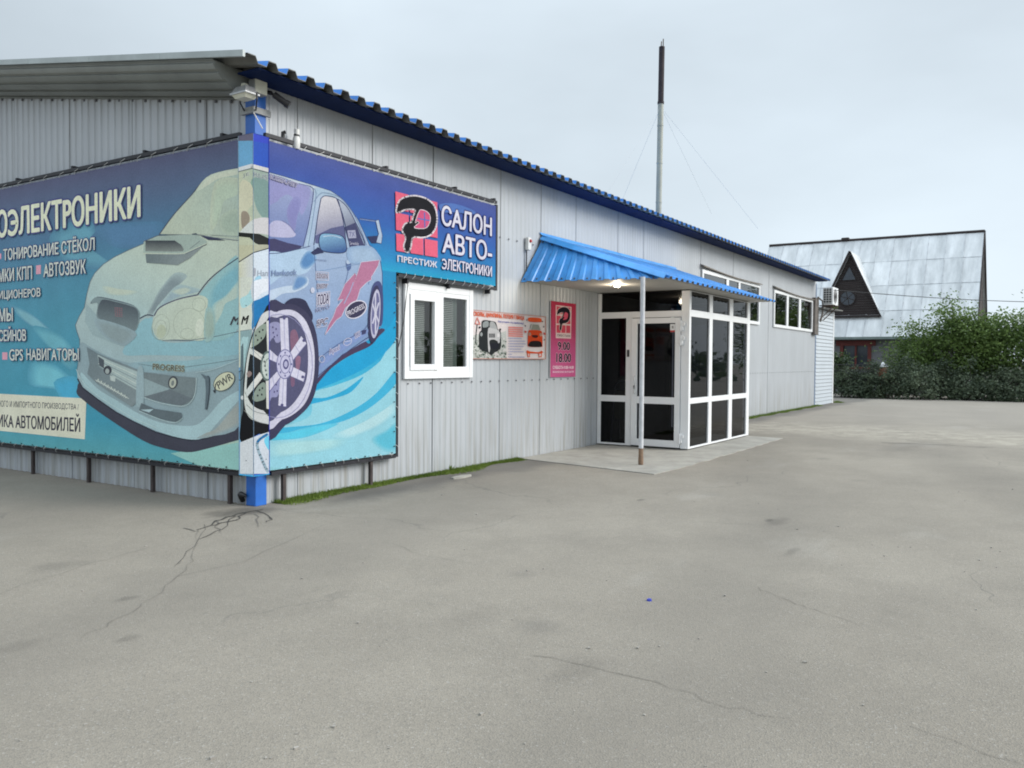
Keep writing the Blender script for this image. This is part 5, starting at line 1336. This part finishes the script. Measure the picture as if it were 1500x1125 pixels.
# ================================================================== SMALL FITTINGS
# alarm sounder with cable
o = thing('alarm_sounder', (5.17, -.03, 3.26), 'small white alarm box with a red lamp above the left end of the blue canopy', 'alarm')
mb = MB(); mb.box(5.13, 5.22, -.075, -.012, 3.19, 3.385, 0, .012); mb.build('case', WHITE2, o)
mb = MB(); mb.tube([(5.185, -.074, 3.33), (5.185, -.095, 3.33)], [.028, .02], 12); mb.build('lamp', RED, o, True)
mb = MB(); mb.tube([(5.145, -.035, 3.195), (5.145, -.03, 2.95), (5.15, -.028, 2.70)], .011, 6); mb.build('cable', WIREM, o)
# presence sensor on the banner frame
o = thing('motion_sensor', (.44, -.11, 3.80), 'small white bottle-shaped sensor standing on the top rail of the brighter banner', 'sensor')
mb = MB(); mb.tube([(.44, -.11, 3.70), (.44, -.11, 3.73), (.44, -.115, 3.80), (.44, -.115, 3.83)], [.03, .042, .04, .028], 12); mb.tube([(.44, -.12, 3.845), (.44, -.12, 3.90)], .03, 12); mb.build('case', WHITE2, o, True)
mb = MB(); mb.tube([(.44, -.118, 3.83), (.44, -.118, 3.85)], .031, 12); mb.build('lens_band', DARKP, o, True)
o = thing('cable_gland', (.28, -.11, 3.80), 'tiny black fitting on the banner rail beside the white bottle-shaped sensor', 'fitting')
mb = MB(); mb.tube([(.27, -.10, 3.775), (.27, -.10, 3.83), (.29, -.12, 3.84)], .02, 8); mb.build('body', DARKP, o, True)
# floodlight on the corner
o = thing('floodlight', (-.2, -.02, 4.0), 'silver trapezoid floodlight bracketed to the top of the blue corner post', 'floodlight')
fc = Vector((-.23, -.12, 4.085))
mb = MB()
def frust(c, w0, d0, z0, w1, d1, z1, mi=0):
    q0 = [c+Vector((sx*d0, sy*w0, z0)) for sx, sy in ((-1, -1), (1, -1), (1, 1), (-1, 1))]; q1 = [c+Vector((sx*d1, sy*w1, z1)) for sx, sy in ((-1, -1), (1, -1), (1, 1), (-1, 1))]
    mb.grid([q0, q1], mi, True); mb.face(q1, mi)
frust(fc, .108, .08, 0, .08, .05, .065); frust(fc-Vector((0, 0, .014)), .116, .088, 0, .116, .088, .014)
mb.face([fc+Vector((sx*.088, sy*.116, -.014)) for sx, sy in ((-1, -1), (1, -1), (1, 1), (-1, 1))])
mb.build('housing', STEEL, o)
mb = MB(); frust(fc-Vector((0, 0, .05)), .072, .056, 0, .10, .076, .036); mb.face([fc+Vector((sx*.056, sy*.072, -.05)) for sx, sy in ((-1, -1), (1, -1), (1, 1), (-1, 1))]); mb.build('lens', CREAM, o)
mb = MB(); mb.tube([fc+Vector((0, 0, .065)), fc+Vector((0, 0, .10))], [.042, .03], 14); mb.build('cap', CREAM, o, True)
mb = MB()
for s in (-1, 1): mb.tube([fc+Vector((.05, s*.12, .015)), fc+Vector((.045, s*.124, -.05)), Vector((-.06, s*.08, 3.98))], .008, 6)
mb.build('bracket', DARKP, o)
o = thing('junction_box', (-.02, -.09, 4.2), 'pale square junction box under the eaves beside the floodlight', 'box')
mb = MB(); mb.box(-.13, .03, -.14, -.05, 4.13, 4.27, 0, .008); mb.build('case', GREYP, o)
mb = MB(); mb.box(-.125, .025, -.15, -.141, 4.135, 4.265, 0, .004); mb.build('lid', CREAM, o)
o = thing('security_camera', (.1, -.2, 4.1), 'black bullet security camera hanging under the eaves by the corner', 'camera')
mb = MB(); mb.tube([(.05, -.05, 4.20), (.09, -.14, 4.18)], .022, 8); mb.tube([(.08, -.12, 4.19), (.14, -.19, 4.13)], .014, 8); mb.build('bracket', DARKP, o, True)
mb = MB(); mb.tube([(.10, -.16, 4.165), (.19, -.24, 4.085)], .034, 12); mb.tube([(.185, -.235, 4.09), (.21, -.26, 4.068)], .04, 12); mb.build('body', DARKP, o, True)
mb = MB(); mb.tube([(.209, -.259, 4.069), (.214, -.263, 4.065)], .024, 12); mb.build('lens', GLASS, o, True)
o = thing('post_clamp', (0, 0, 3.9), 'grey steel clamp plate with a thin white rod on the blue post below the floodlight', 'clamp')
mb = MB(); mb.box(-.085, .14, -.075, -.046, 3.955, 4.02, 0, .004); mb.box(-.085, -.046, -.046, .13, 3.955, 4.02, 0, .004); mb.build('plate', GREYP, o)
mb = MB(); mb.tube([(-.09, -.08, 3.95), (-.02, -.13, 3.80)], .007, 6); mb.build('rod', CORD, o)
# hanging cable by the office window
mb = MB(); pts = [FY(x, y, -.07) for x, y in ((594, 408), (597, 418), (594, 440), (591, 470), (585, 500), (579, 525))]
mb.tube([Vector((p.x, -.075, p.z)) for p in pts], .006, 5); tag(mb.build('hanging_cable', WIREM), 'thin dark cable hanging down past the left edge of the office window', 'cable')
# cable stub at the foot of the side wall
mb = MB(); mb.tube([(-.02, .18, .03), (-.06, .17, .10), (-.10, .12, .12), (-.06, .08, .10)], [.025, .03, .03, .02], 6); tag(mb.build('cable_stub', DARKP, None, True, (-.04, .15, .03)), 'short black cable stub sticking out low on the shaded wall beside the blue post', 'cable')

# chimney
CX, CY = 17.35, 3.0
CH = thing('chimney_pipe', (CX, CY, 4.9), 'tall thin steel flue, pale below and rusty dark above, guyed above the workshop roof', 'chimney')
lean = lambda z: (CX+.012*(z-4.9), CY-.004*(z-4.9))
mb = MB(); mb.tube([(*lean(4.6), 4.6), (*lean(9.1), 9.1)], .084, 14)
for z in (6.2, 7.35, 8.45): mb.tube([(*lean(z), z-.02), (*lean(z), z+.02)], .092, 14)
mb.build('lower_pipe', mat('cream_flue', (.36, .36, .30), .6, 0, .2, 1.5), CH, True)
mb = MB(); mb.tube([(*lean(9.1), 9.1), (*lean(10.75), 10.75)], .084, 14); mb.tube([(*lean(9.1), 9.08), (*lean(9.15), 9.15)], .097, 14); mb.build('upper_pipe', mat('rusty_flue', (.036, .026, .028), .85, 0, .4, 3), CH, True)
for dx in (-.06, .06):
    mb = MB(); mb.tube([(CX+.07+dx, CY-.03+dx, 10.7), (CX+.09+dx*1.3, CY-.03+dx, 10.95)], .016, 6); mb.build('prong', RUST, CH)
for x, y, yy in ((888, 285, 1.0), (912, 292, 6.0), (1036, 300, 6.0), (1092, 312, 1.0)):
    q = FY(x, y, yy); mb = MB(); mb.tube([(*lean(9.0), 9.0), (q.x, yy, roof_z(yy)+.03) if False else tuple(Vector((*lean(9.0), 9.0)).lerp(q, 1.15))], .0028, 4); mb.build('guy_wire', GUY, CH)

# ================================================================== CLAD ANNEX AND AIR CONDITIONER
AX = thing('clad_annex', (25.3, 0, 0), 'low lean-to annex clad in white horizontal siding at the far end of the workshop', 'annex')
mb = MB()
n = 26
for face in (0, 1):
    rows = []
    for i in range(n):
        z0, z1 = i*3.36/n, (i+1)*3.36/n
        rows += [[(24.1, -.006, z1-.001), (26.75, -.006, z1-.001)], [(24.1, -.026, z0+.012), (26.75, -.026, z0+.012)], [(24.1, -.012, z0+.0), (26.75, -.012, z0)]] if face == 0 else []
    if face == 0:
        for i in range(n):
            a, b, c = rows[3*i:3*i+3]; mb.grid([a, b]); mb.grid([b, c], 1)
mb.face([(26.75, -.02, 0), (26.75, 6, 0), (26.75, 6, 3.4), (26.75, -.02, 3.4)])
mb.build('wall', [SIDING, SEAM], AX)
mb = MB(); mb.box(26.72, 26.86, -.035, .1, 0, 3.38, 0, .006); mb.build('corner_trim', WHITE, AX)
mb = MB(); mb.obox((25.55, .5, 3.43), (1.55, 0, .03), (0, .78, .02), (0, 0, .02)); mb.build('roof', UNDER, AX)
mb = MB(); mb.tube([(26.4, -.1, 3.47), (26.42, -.12, 3.6)], .01, 5)
for k in range(26):
    p = Vector((26.42+random.uniform(-.12, .12), -.12+random.uniform(-.1, .1), 3.5+random.uniform(0, .22))); a = Vector((random.uniform(-1, 1), random.uniform(-1, 1), random.uniform(-.3, 1))).normalized()*.06; b = Vector((random.uniform(-1, 1), random.uniform(-1, 1), random.uniform(-1, 1))).normalized()*.04
    mb.face([p-a, p+b, p+a, p-b])
tag(mb.build('weed', leaf_mat('weed_leaf', (.05, .10, .02), (.12, .2, .04)), None, False, (26.4, -.1, 3.47)), 'little green weed sprouting on the annex roof edge beside the air conditioner', 'weed')
AC = thing('air_conditioner', (24.75, -.32, 3.5), 'white air conditioner outdoor unit on a bracket at the far end of the workshop', 'air conditioner')
mb = MB(); mb.box(24.32, 25.16, -.50, -.16, 3.50, 4.11, 0, .015); mb.build('case', WHITE, AC)
mb = MB(); mb.box(24.312, 24.319, -.47, -.19, 3.54, 4.07, 0); AG = mb.build('coil_panel', DARKP, AC)
mb = MB()
for k in range(7): mb.box(24.302, 24.311, -.47, -.19, 3.555+k*.08, 3.572+k*.08)
for k in range(4): mb.box(24.3035, 24.3095, -.465+k*.09, -.45+k*.09, 3.54, 4.07)
mb.build('coil_guard', WHITE2, AC)
mb = MB()
for r in (.06, .12, .18, .24): mb.tube([(24.66+r*cos(t), -.512, 3.80+r*sin(t)) for t in [2*pi*i/24 for i in range(25)]], .006, 5)
for k in range(8): mb.tube([(24.66, -.512, 3.80), (24.66+.25*cos(k*pi/4), -.512, 3.80+.25*sin(k*pi/4))], .005, 5)
mb.build('fan_guard', DARKP, AC)
for x in (24.45, 25.0):
    mb = MB(); mb.box(x-.02, x+.02, -.55, -.03, 3.46, 3.495); mb.tube([(x, -.5, 3.46), (x, -.3, 3.25), (x, -.04, 3.0)], .018, 6)
    mb.build('bracket', RUST, AC)

# overhead wire crossing in front of the house
mb = MB(); a, b = Vector((24.3, -.3, 4.02)), FX(1760, 441, 30.0)
pts = [a.lerp(b, t/14)-Vector((0, 0, .35*sin(pi*t/14)*.6)) for t in range(15)]
mb.tube(pts, .012, 5); tag(mb.build('overhead_wire', WIREM, None, False, a), 'thin black overhead wire strung from the workshop corner across the pale house roof', 'wire')

# ================================================================== HOUSE
H = thing('house', (40, 1.3, 0), 'old house with a steep pale tin roof, a dark triangular dormer and grey brick walls', 'house')
RX, EX, EZ, RZ, HY0, HY1 = 41.7, 37.9, 2.78, 8.02, -3.95, 6.6
mb = MB()
mb.box(38.45, 38.75, HY0+.35, 1.30-.62+.0, 0, 3.3); mb.box(38.45, 38.75, 1.96, HY1-.3, 0, 3.3); mb.box(38.45, 38.75, .68, 1.96, 0, 1.25); mb.box(38.45, 38.75, .68, 1.96, 2.47, 3.3)
mb.box(38.75, 44.7, HY0+.35, HY0+.65, 0, 3.2); mb.box(38.75, 44.7, HY1-.6, HY1-.3, 0, 3.2); mb.box(44.7, 45.0, HY0+.35, HY1-.3, 0, 3.3)
# brick courses as real shallow joints on the road side
for k in range(38):
    z = .06+k*.085
    if z < 3.2: mb.box(38.444, 38.449, HY0+.35, .60, z, z+.068); mb.box(38.444, 38.449, 2.04, HY1-.3, z, z+.068)
mb.build('wall', GBRICK, H)
mb = MB()
sl = Vector((RX-EX, 0, RZ-EZ))
nseg = 13
for s in (1, -1):
    e0 = Vector((RX-s*(RX-EX), 0, EZ)); 
    nv = Vector((-(RZ-EZ)*s, 0, (RX-EX))).normalized()
    for j in range(1, 4):
        a = Vector((e0.x+(RX-e0.x)*j/4, HY0, EZ+(RZ-EZ)*j/4))+nv*.022; b = a+Vector((0, HY1-HY0, 0)); mb.obox((a+b)/2, (b-a)/2, Vector((RX-e0.x, 0, RZ-EZ)).normalized()*.008, nv*.006, 1)
    for i in range(nseg):
        y0, y1 = HY0+(HY1-HY0)*i/nseg, HY0+(HY1-HY0)*(i+1)/nseg
        for j in range(4):
            t0, t1 = j/4, (j+1)/4+.004
            o = nv*(.012*(i % 2)+.006*(j))*.8
            p = [Vector((e0.x+(RX-e0.x)*t, y, EZ+(RZ-EZ)*t))+o for t, y in ((t0, y0), (t0, y1+.02), (t1, y1+.02), (t1, y0))]
            mb.face(p if s > 0 else p[::-1])
        a = Vector((e0.x, y0, EZ))+nv*.03; b = Vector((RX, y0, RZ))+nv*.03
        mb.obox((a+b)/2, (b-a)/2, (0, .009, 0), nv*.014, 1)
RF = mb.build('roof', [TIN, LAP], H)
RF['label'] = 'steep pale tin roof with standing seams'
mb = MB(); mb.tube([(RX, HY0-.02, RZ+.05), (RX, HY1, RZ+.05)], .075, 8); mb.box(RX-.14, RX+.14, 2.35, 2.75, RZ+.03, RZ+.2, 0, .05); mb.build('ridge_cap', DWOOD, H)
mb = MB(); mb.box(EX-.10, EX-.02, HY0, HY1, EZ-.13, EZ+.0, 0, .01); mb.build('gutter', mat('green_grey_gutter', (.20, .25, .24), .5, .1, .2, 3), H)
mb = MB(); mb.face([(EX+.03, HY0+.02, EZ-.03), (EX+.03, HY1, EZ-.03), (38.5, HY1, EZ+.06), (38.5, HY0+.02, EZ+.06)]); mb.build('eaves_lining', DWOOD, H)
for y in (HY0+.12, HY1-.2):
    mb = MB(); mb.face([(EX+.25, y, EZ+.12), (RX+(RX-EX)-.25, y, EZ+.12), (RX, y, RZ-.2)]); mb.build('gable_wall', DWOOD, H)
for s in (1, -1):
    mb = MB(); a = Vector((RX-s*(RX-EX)-s*.02, HY0-.03, EZ-.03)); b = Vector((RX, HY0-.03, RZ+.02)); mb.obox((a+b)/2, (b-a)/2, (0, .03, 0), (0.09*s, 0, .05)); mb.build('barge_board', DWOOD, H)
# dormer
DXF = EX+(3.90-EZ)/(RZ-EZ)*(RX-EX)-.02
dc, dw, dz0, dz1 = 1.70, 1.36, 3.90, 7.05
c3 = [(DXF, dc-dw, dz0), (DXF, dc+dw, dz0), (DXF, dc, dz1-.15)]
mb = MB()
for k in range(24):
    z0 = dz0+(dz1-.25-dz0)*k/24; z1 = dz0+(dz1-.25-dz0)*(k+1)/24-.012; w0 = dw*(1-(z0-dz0)/(dz1-dz0)); mb.box(DXF-.012, DXF+.02, dc-w0, dc+w0, z0, z1)
DM = mb.build('dormer_front', DWOOD, H)
mb = MB()
rx = lambda z: EX+(z-EZ)/(RZ-EZ)*(RX-EX)
for s in (-1, 1):
    a, b = Vector((DXF-.22, dc+s*(dw+.14), dz0-.12)), Vector((DXF-.22, dc, dz1+.05)); c, d = Vector((rx(dz1)+.1, dc, dz1+.05)), Vector((DXF+.05, dc+s*(dw+.14), dz0-.10))
    mb.face([a, b, c, d]); mb.face([v-Vector((0, -s*.03*-1, .05)) for v in (a, b, c, d)])
mb.build('dormer_roof', TIN, H)
for s in (-1, 1):
    mb = MB(); a, b = Vector((DXF-.225, dc+s*(dw+.14), dz0-.14)), Vector((DXF-.225, dc, dz1+.03)); mb.obox((a+b)/2, (b-a)/2, (.02, 0, 0), (0, .05, .02)); mb.build('barge_board', DWOOD, H)
mb = MB(); mb.box(DXF-.23, DXF-.0, dc-dw-.1, dc+dw+.1, dz0-.12, dz0-.03); mb.build('sill', DWOOD, H)
DGL = mat('dim_dormer_glass', (.05, .06, .075), .15, 0, .2, 3)
mb = MB(); mb.tube([(DXF-.02, dc+.1, 4.75), (DXF-.03, dc+.1, 4.75)], .37, 24); o = mb.build('round_window', DGL, H)
mb = MB(); mb.tube([(DXF-.035, dc+.1+.37*cos(t), 4.75+.37*sin(t)) for t in [2*pi*i/24 for i in range(25)]], .03, 6)
for k in range(3): mb.tube([(DXF-.035, dc+.1+.36*cos(k*pi/3+.3), 4.75+.36*sin(k*pi/3+.3)), (DXF-.035, dc+.1-.36*cos(k*pi/3+.3), 4.75-.36*sin(k*pi/3+.3))], .016, 5)
mb.build('frame', DWOOD, o)
mb = MB(); mb.face([(DXF-.03, dc-.30, 5.65), (DXF-.03, dc+.38, 5.65), (DXF-.03, dc+.04, 6.35)]); o = mb.build('triangular_window', DGL, H)
mb = MB(); mb.tube([(DXF-.035, dc-.30, 5.65), (DXF-.035, dc+.38, 5.65), (DXF-.035, dc+.04, 6.35), (DXF-.035, dc-.30, 5.65)], .025, 6); mb.build('frame', DWOOD, o)
# red window
mb = MB(); mb.box(38.36, 38.46, .60, .76, 1.20, 2.36); mb.box(38.36, 38.46, 1.90, 2.06, 1.20, 2.36); mb.box(38.33, 38.46, .40, 2.25, 2.36, 2.62); mb.box(38.36, 38.46, .76, 1.90, 1.20, 1.30); mb.box(38.38, 38.44, 1.28, 1.36, 1.30, 2.36)
o = mb.build('window', REDW, H)
mb = MB(); mb.face([(38.5, .76, 1.3), (38.5, 1.90, 1.3), (38.5, 1.90, 2.36), (38.5, .76, 2.36)]); mb.build('pane', DGL, o)

# ================================================================== VEGETATION
def leaf_quads(mb, c, n, spread, ls, flat=.6, rnd=random):
    for _ in range(n):
        d = Vector((rnd.gauss(0, 1), rnd.gauss(0, 1), rnd.gauss(0, flat)))
        p = c+d*spread*.5
        a = Vector((rnd.uniform(-1, 1), rnd.uniform(-1, 1), rnd.uniform(-.7, .35))).normalized()*ls*rnd.uniform(.6, 1.3)
        nn = Vector((rnd.uniform(-1, 1), rnd.uniform(-1, 1), rnd.uniform(-.4, 1))); b = a.cross(nn).normalized()*ls*.36
        mb.face([p-a*.5, p+b, p+a*.6, p-b])
def tree(name, base, h, crown, nclump, nleaf, ls, lm, label, cat, group=None, seed=1, spread=.55, trunk_r=.09, ntr=3):
    """crown: list of (dx, dy, z, rx, ry, rz) lobes in metres"""
    rnd = random.Random(seed); base = Vector(base)
    o = thing(name, base, label, cat, group)
    tr = MB(); cl = []
    tot = sum(c[3]*c[4]*c[5] for c in crown)
    for c in crown:
        k = max(3, int(nclump*c[3]*c[4]*c[5]/tot))
        for _ in range(k):
            u = rnd.uniform(.25, 1)**.5; th = rnd.uniform(0, 2*pi); ph = math.acos(rnd.uniform(-.85, 1))
            j = rnd.uniform(.8, 1.15)
            cl.append(base+Vector((c[0]+c[3]*u*j*sin(ph)*cos(th), c[1]+c[4]*u*j*sin(ph)*sin(th), c[2]+c[5]*u*j*cos(ph))))
    stems = []
    for i in range(ntr):
        c = crown[i % len(crown)]; t = base+Vector((c[0], c[1], c[2]+c[5]*.5)); b0 = base+Vector((rnd.uniform(-.2, .2), rnd.uniform(-.2, .2), -.05))
        m1 = b0.lerp(t, .4)+Vector((rnd.uniform(-.2, .2), rnd.uniform(-.2, .2), .2))
        tr.tube([b0, m1, t], [trunk_r, trunk_r*.65, trunk_r*.15], 7); stems.append((b0, m1, t))
    for p in cl[::max(1, len(cl)//40)]:
        b0, m1, t = rnd.choice(stems); q = m1.lerp(t, rnd.uniform(0, .7)); tr.tube([q, q.lerp(p, .5)+Vector((0, 0, .1)), p], [trunk_r*.35, trunk_r*.22, trunk_r*.08], 5)
    tr.build('trunk', BARK, o, True)
    fo = MB()
    for p in cl: leaf_quads(fo, p, max(6, int(nleaf*rnd.uniform(.5, 1.4))), spread*rnd.uniform(.6, 1.3), ls, .55, rnd)
    fo.build('crown', lm, o)
    return o
LM1 = leaf_mat('bright_leaves', (.05, .09, .028), (.19, .28, .08), .35)
LM2 = leaf_mat('dull_leaves', (.028, .052, .022), (.11, .16, .065))
LM3 = leaf_mat('dark_hedge_leaves', (.036, .055, .038), (.14, .18, .105))
LM4 = leaf_mat('grey_green_leaves', (.055, .08, .055), (.19, .235, .15))
tree('tree', (34.6, -3.4, 0), 4.4, [(0, 0, 2.0, 1.0, 1.5, 1.6), (.1, .2, 3.6, .45, .55, 1.05), (0, 1.5, 1.7, .9, 1.1, 1.2), (.1, 1.55, 2.9, .4, .45, .55), (0, -1.2, 2.2, .9, 1.1, 1.4), (0, -.5, 3.0, .5, .6, .8)], 520, 34, .115, LM1,
     'feathery green tree with a tall wispy tip in front of the pale roof', 'tree', 'trees beside the house', 11, .62)
tree('tree', (35.2, -6.4, 0), 4.0, [(0, 0, 2.0, 1.1, 1.9, 1.7), (.2, 1.0, 2.9, .8, .9, .9), (0, -1.8, 2.2, 1.1, 1.5, 1.7), (.2, -.4, 3.3, .7, .9, .8), (0, 1.9, 1.7, .9, .9, 1.2)], 520, 34, .115, LM1,
     'bushy bright green tree at the right edge, right of the gable end', 'tree', 'trees beside the house', 23, .62)
tree('tree', (47, -8.3, 0), 6, [(0, 0, 4.2, 1.7, 2.1, 2.0), (0, 1.2, 4.9, 1.0, 1.1, .9), (0, -3.2, 3.6, 1.6, 2.2, 1.7)], 300, 34, .16, LM2,
     'rounded dull green tree farther back, behind the bright tree at the right edge', 'tree', 'trees beside the house', 31, .8, .13)
# hedge of separate shrubs along the far side of the lot
hb = [(1236, 584), (1268, 585), (1302, 586), (1338, 587), (1374, 587), (1410, 588), (1446, 589), (1480, 590), (1518, 591)]
labs = ['dark shrub right beside the white clad annex, leftmost of the hedge', 'dark shrub below the red house window', 'dark shrub just right of the brick gate pillar', 'greyish shrub under the left side of the feathery tree', 'low dark shrub under the middle of the feathery tree', 'pale grey-green shrub below the house gable end', 'dark green shrub between the two bright trees', 'grey-green shrub near the right edge with loose top shoots', 'rightmost shrub of the hedge, cut by the picture edge']
for i, (x, y) in enumerate(hb):
    g = FZ(x, y-1, 0); hgt = [1.25, 1.2, 1.35, 1.5, 1.25, 1.2, 1.15, 1.25, 1.2][i]
    rs = random.Random(900+i); j = lambda a: a*rs.uniform(.7, 1.35)
    tree('shrub', (g.x+.6, g.y, 0), hgt, [(j(.1), 0, hgt*.42, j(.5), j(.75), hgt*.46), (.4, rs.uniform(-.5, .5), hgt*j(.7), .45, j(.4), hgt*j(.42)), (-.15, rs.uniform(-.6, .2), hgt*.25, .5, j(.5), hgt*.28), (1.0, 0, hgt*.5, .6, .8, hgt*.48), (.5, rs.uniform(-.6, .6), hgt*j(.95), .2, .22, hgt*.30)], 130, 26, .10, [LM3, LM3, LM3, LM4, LM3, LM4, LM3, LM4, LM3][i], labs[i], 'shrub', 'hedge of shrubs across the lot', 50+i, .34, .03, 4)
# saplings poking over the hedge at the window
tree('bush', (36.2, 2.05, 0), 2.1, [(0, 0, 1.35, .5, .75, .75), (0, -.55, 1.55, .35, .4, .45)], 70, 22, .13, LM2, 'dull green bush in front of the red framed house window', 'bush', None, 77, .4, .03)
tree('bush', (36.0, -7.6, 0), 2.0, [(0, 0, 1.2, .6, 1.0, .7), (0, 1.4, 1.1, .6, .9, .6)], 70, 22, .13, LM4, 'grey-green bush behind the hedge at the right edge of the picture', 'bush', None, 78, .45, .03)
# gate pillar with a white cap
GP = thing('gate_pillar', (33.2, -.75, 0), 'orange brick gate pillar with a small white cap showing above the dark hedge', 'pillar')
mb = MB()
for k in range(17): mb.box(33.02, 33.38, -.93, -.57, k*.078, k*.078+.07)
mb.build('shaft', OBRICK, GP)
mb = MB(); mb.box(33.0, 33.4, -.95, -.55, 1.326, 1.38, 0, .015); mb.tube([(33.2, -.75, 1.40), (33.2, -.75, 1.46), (33.2, -.75, 1.55)], [.06, .09, .02], 12); mb.build('cap', WHITE, GP)
# dark wire fence just behind the hedge
mb = MB()
for k in range(30): mb.tube([(32.4, 2.4-k*.1, .1), (32.4, 2.4-k*.1, 1.42)], .008, 4)
for z in (.4, .8, 1.15, 1.42): mb.tube([(32.4, 2.5, z), (32.4, -.55, z)], .014, 4)
o = mb.build('mesh_fence', mat('fence_wire', (.03, .03, .03), .7), None, False, (32.4, 1, 0)); tag(o, 'dark wire fence among the shrubs left of the brick gate pillar', 'fence')

# grass and moss along the wall
GR = leaf_mat('grass_blades', (.06, .11, .018), (.22, .30, .06), .3)
def grass(x0, x1, wfun, n, hmax, seed):
    rnd = random.Random(seed); mb = MB()
    for _ in range(n):
        x = rnd.uniform(x0, x1); w = wfun(x); y = -.02-abs(rnd.gauss(0, .5))*w
        if y < -w*1.3: continue
        h = hmax*rnd.uniform(.25, 1)*(1-.5*abs(y)/max(w, .01)); a = rnd.uniform(0, 2*pi); d = Vector((cos(a), sin(a), 0))*rnd.uniform(.003, .009); l = Vector((rnd.gauss(0, .4), rnd.gauss(-.2, .4), 1))*h
        mb.face([(x-d.x, y-d.y, 0.001), (x+d.x, y+d.y, .001), (x+l.x, y+l.y, l.z)])
    return mb
def wf(x): return .07+.15*(.5+.5*sin(x*4.1))*(.6+.4*sin(x*1.7+1))+.22*math.exp(-((x-1.0)/.8)**2)*.35+.10*math.exp(-((x-3.2)/.5)**2)
m1 = grass(.2, 4.95, wf, 15000, .06, 3)
m2 = grass(11.0, 24.4, lambda x: .12+.35*math.exp(-((x-11.8)/1.2)**2)+.1*sin(x*2)**2, 7000, .09, 4)
m1.v += m2.v; k = len(m1.v)-len(m2.v); m1.f += [[i+k for i in f] for f in m2.f]; m1.mi += m2.mi
m3 = grass(26.9, 27.6, lambda x: .3, 500, .1, 5); k = len(m1.v); m1.v += m3.v; m1.f += [[i+k for i in f] for f in m3.f]; m1.mi += m3.mi
tag(m1.build('grass', GR), kind='stuff')
# moss pad under the grass
MOSS = mat('moss', (.06, .085, .02), .95, 0, .5, 14, .5, 40, base2=(.15, .17, .06))
mb = MB(); rnd = random.Random(9)
for x0, x1, wfun in ((.2, 4.9, wf), (11.1, 24.3, lambda x: .08+.25*math.exp(-((x-11.8)/1.2)**2))):
    lo, hi = [], []
    nn = int((x1-x0)*14)
    for i in range(nn+1):
        x = x0+(x1-x0)*i/nn; e = min(1, i/4, (nn-i)/4); lo.append((x, -.012, .006)); hi.append((x, -.012-wfun(x)*e*rnd.uniform(.55, 1.25), .005))
    mb.grid([lo, hi])
tag(mb.build('moss', MOSS), kind='stuff')
# weeds by the porch's far corner
for (x, y, s, n, lab) in ((11.55, -.12, .22, 40, 'leafy green weed at the wall foot just right of the porch'), (13.2, -.1, .12, 20, 'tiny weed at the wall foot farther right of the porch'), (3.2, -.07, .10, 22, 'small weed at the wall foot below the white poster')):
    mb = MB(); rnd = random.Random(int(x*10))
    for k in range(n):
        a = rnd.uniform(0, 2*pi); e = rnd.uniform(.3, 1.3); d = Vector((cos(a)*cos(e), sin(a)*cos(e), sin(e)))*s*rnd.uniform(.5, 1.1); d.y = min(d.y, .05); b = Vector((x, y, .01)); w = d.cross(Vector((0, 0, 1))).normalized()*s*.10
        mb.face([b, b+d*.55+w, b+d, b+d*.55-w])
    tag(mb.build('weed', GR, None, False, (x, y, 0)), lab, 'weed', 'weeds along the wall')
# bits lying on the asphalt
mb = MB(); c = FZ(676, 699, .006); pts = [(c.x+.20*cos(t)*random.uniform(.7, 1.1), c.y+.07*sin(t)*random.uniform(.7, 1.1)) for t in [2*pi*i/11 for i in range(11)]]
mb.face([(x, y, .022) for x, y in pts]); 
for i in range(11): a, b = pts[i], pts[(i+1) % 11]; mb.face([(*a, .022), (*b, .022), (*b, 0), (*a, 0)])
tag(mb.build('stone', CONC, None, False, (c.x, c.y, 0)), 'flat pale stone lying in the grass edge below the poster', 'stone')
c = FZ(951, 880, 0); mb = MB(); mb.tube([(c.x, c.y, 0), (c.x, c.y, .012)], [.016, .014], 12); tag(mb.build('bottle_cap', mat('blue_cap', (.03, .05, .4), .4), None, True, (c.x, c.y, 0)), 'tiny blue bottle cap lying on the asphalt in the foreground', 'bottle cap')
PEB = mat('pebble', (.30, .28, .25), .9, 0, .3, 20)
rnd = random.Random(5); mb = MB()
for k in range(130):
    x, y = rnd.uniform(0, 1500), 640+485*rnd.random()**1.5
    c = FZ(x, y, 0)
    if c.x > 20 or c.y > -.1 or (c.x < 0 and c.y > -1e9 and c.x > -.1 and c.y > 0): continue
    r = rnd.choice([.003, .004, .005, .006, .009])
    a = rnd.uniform(0, pi); mb.obox((c.x, c.y, r*.4), (r*cos(a), r*sin(a), 0), (-r*.7*sin(a), r*.7*cos(a), 0), (0, 0, r*.5))
tag(mb.build('gravel', PEB), kind='stuff')

# woods and slope on the other side of the road (seen mirrored in the panes)
mb = MB(); rnd = random.Random(21)
for k in range(900):
    x = rnd.uniform(-25, 130); c = Vector((x, -46+rnd.gauss(0, 2.5), abs(rnd.gauss(0, 1))*1.3*(1+.3*sin(x*.23)))); leaf_quads(mb, c, 10, 2.2, .8, .6, rnd)
tag(mb.build('distant_woods', LM2), kind='stuff')
mb = MB(); rnd = random.Random(22)
for k in range(130):
    y = rnd.uniform(-46, 60); c = Vector((62+rnd.gauss(0, 3), y, abs(rnd.gauss(0, 1))*.9)); leaf_quads(mb, c, 8, 2.6, 1.0, .8, rnd)
tag(mb.build('distant_woods', LM2), kind='stuff')
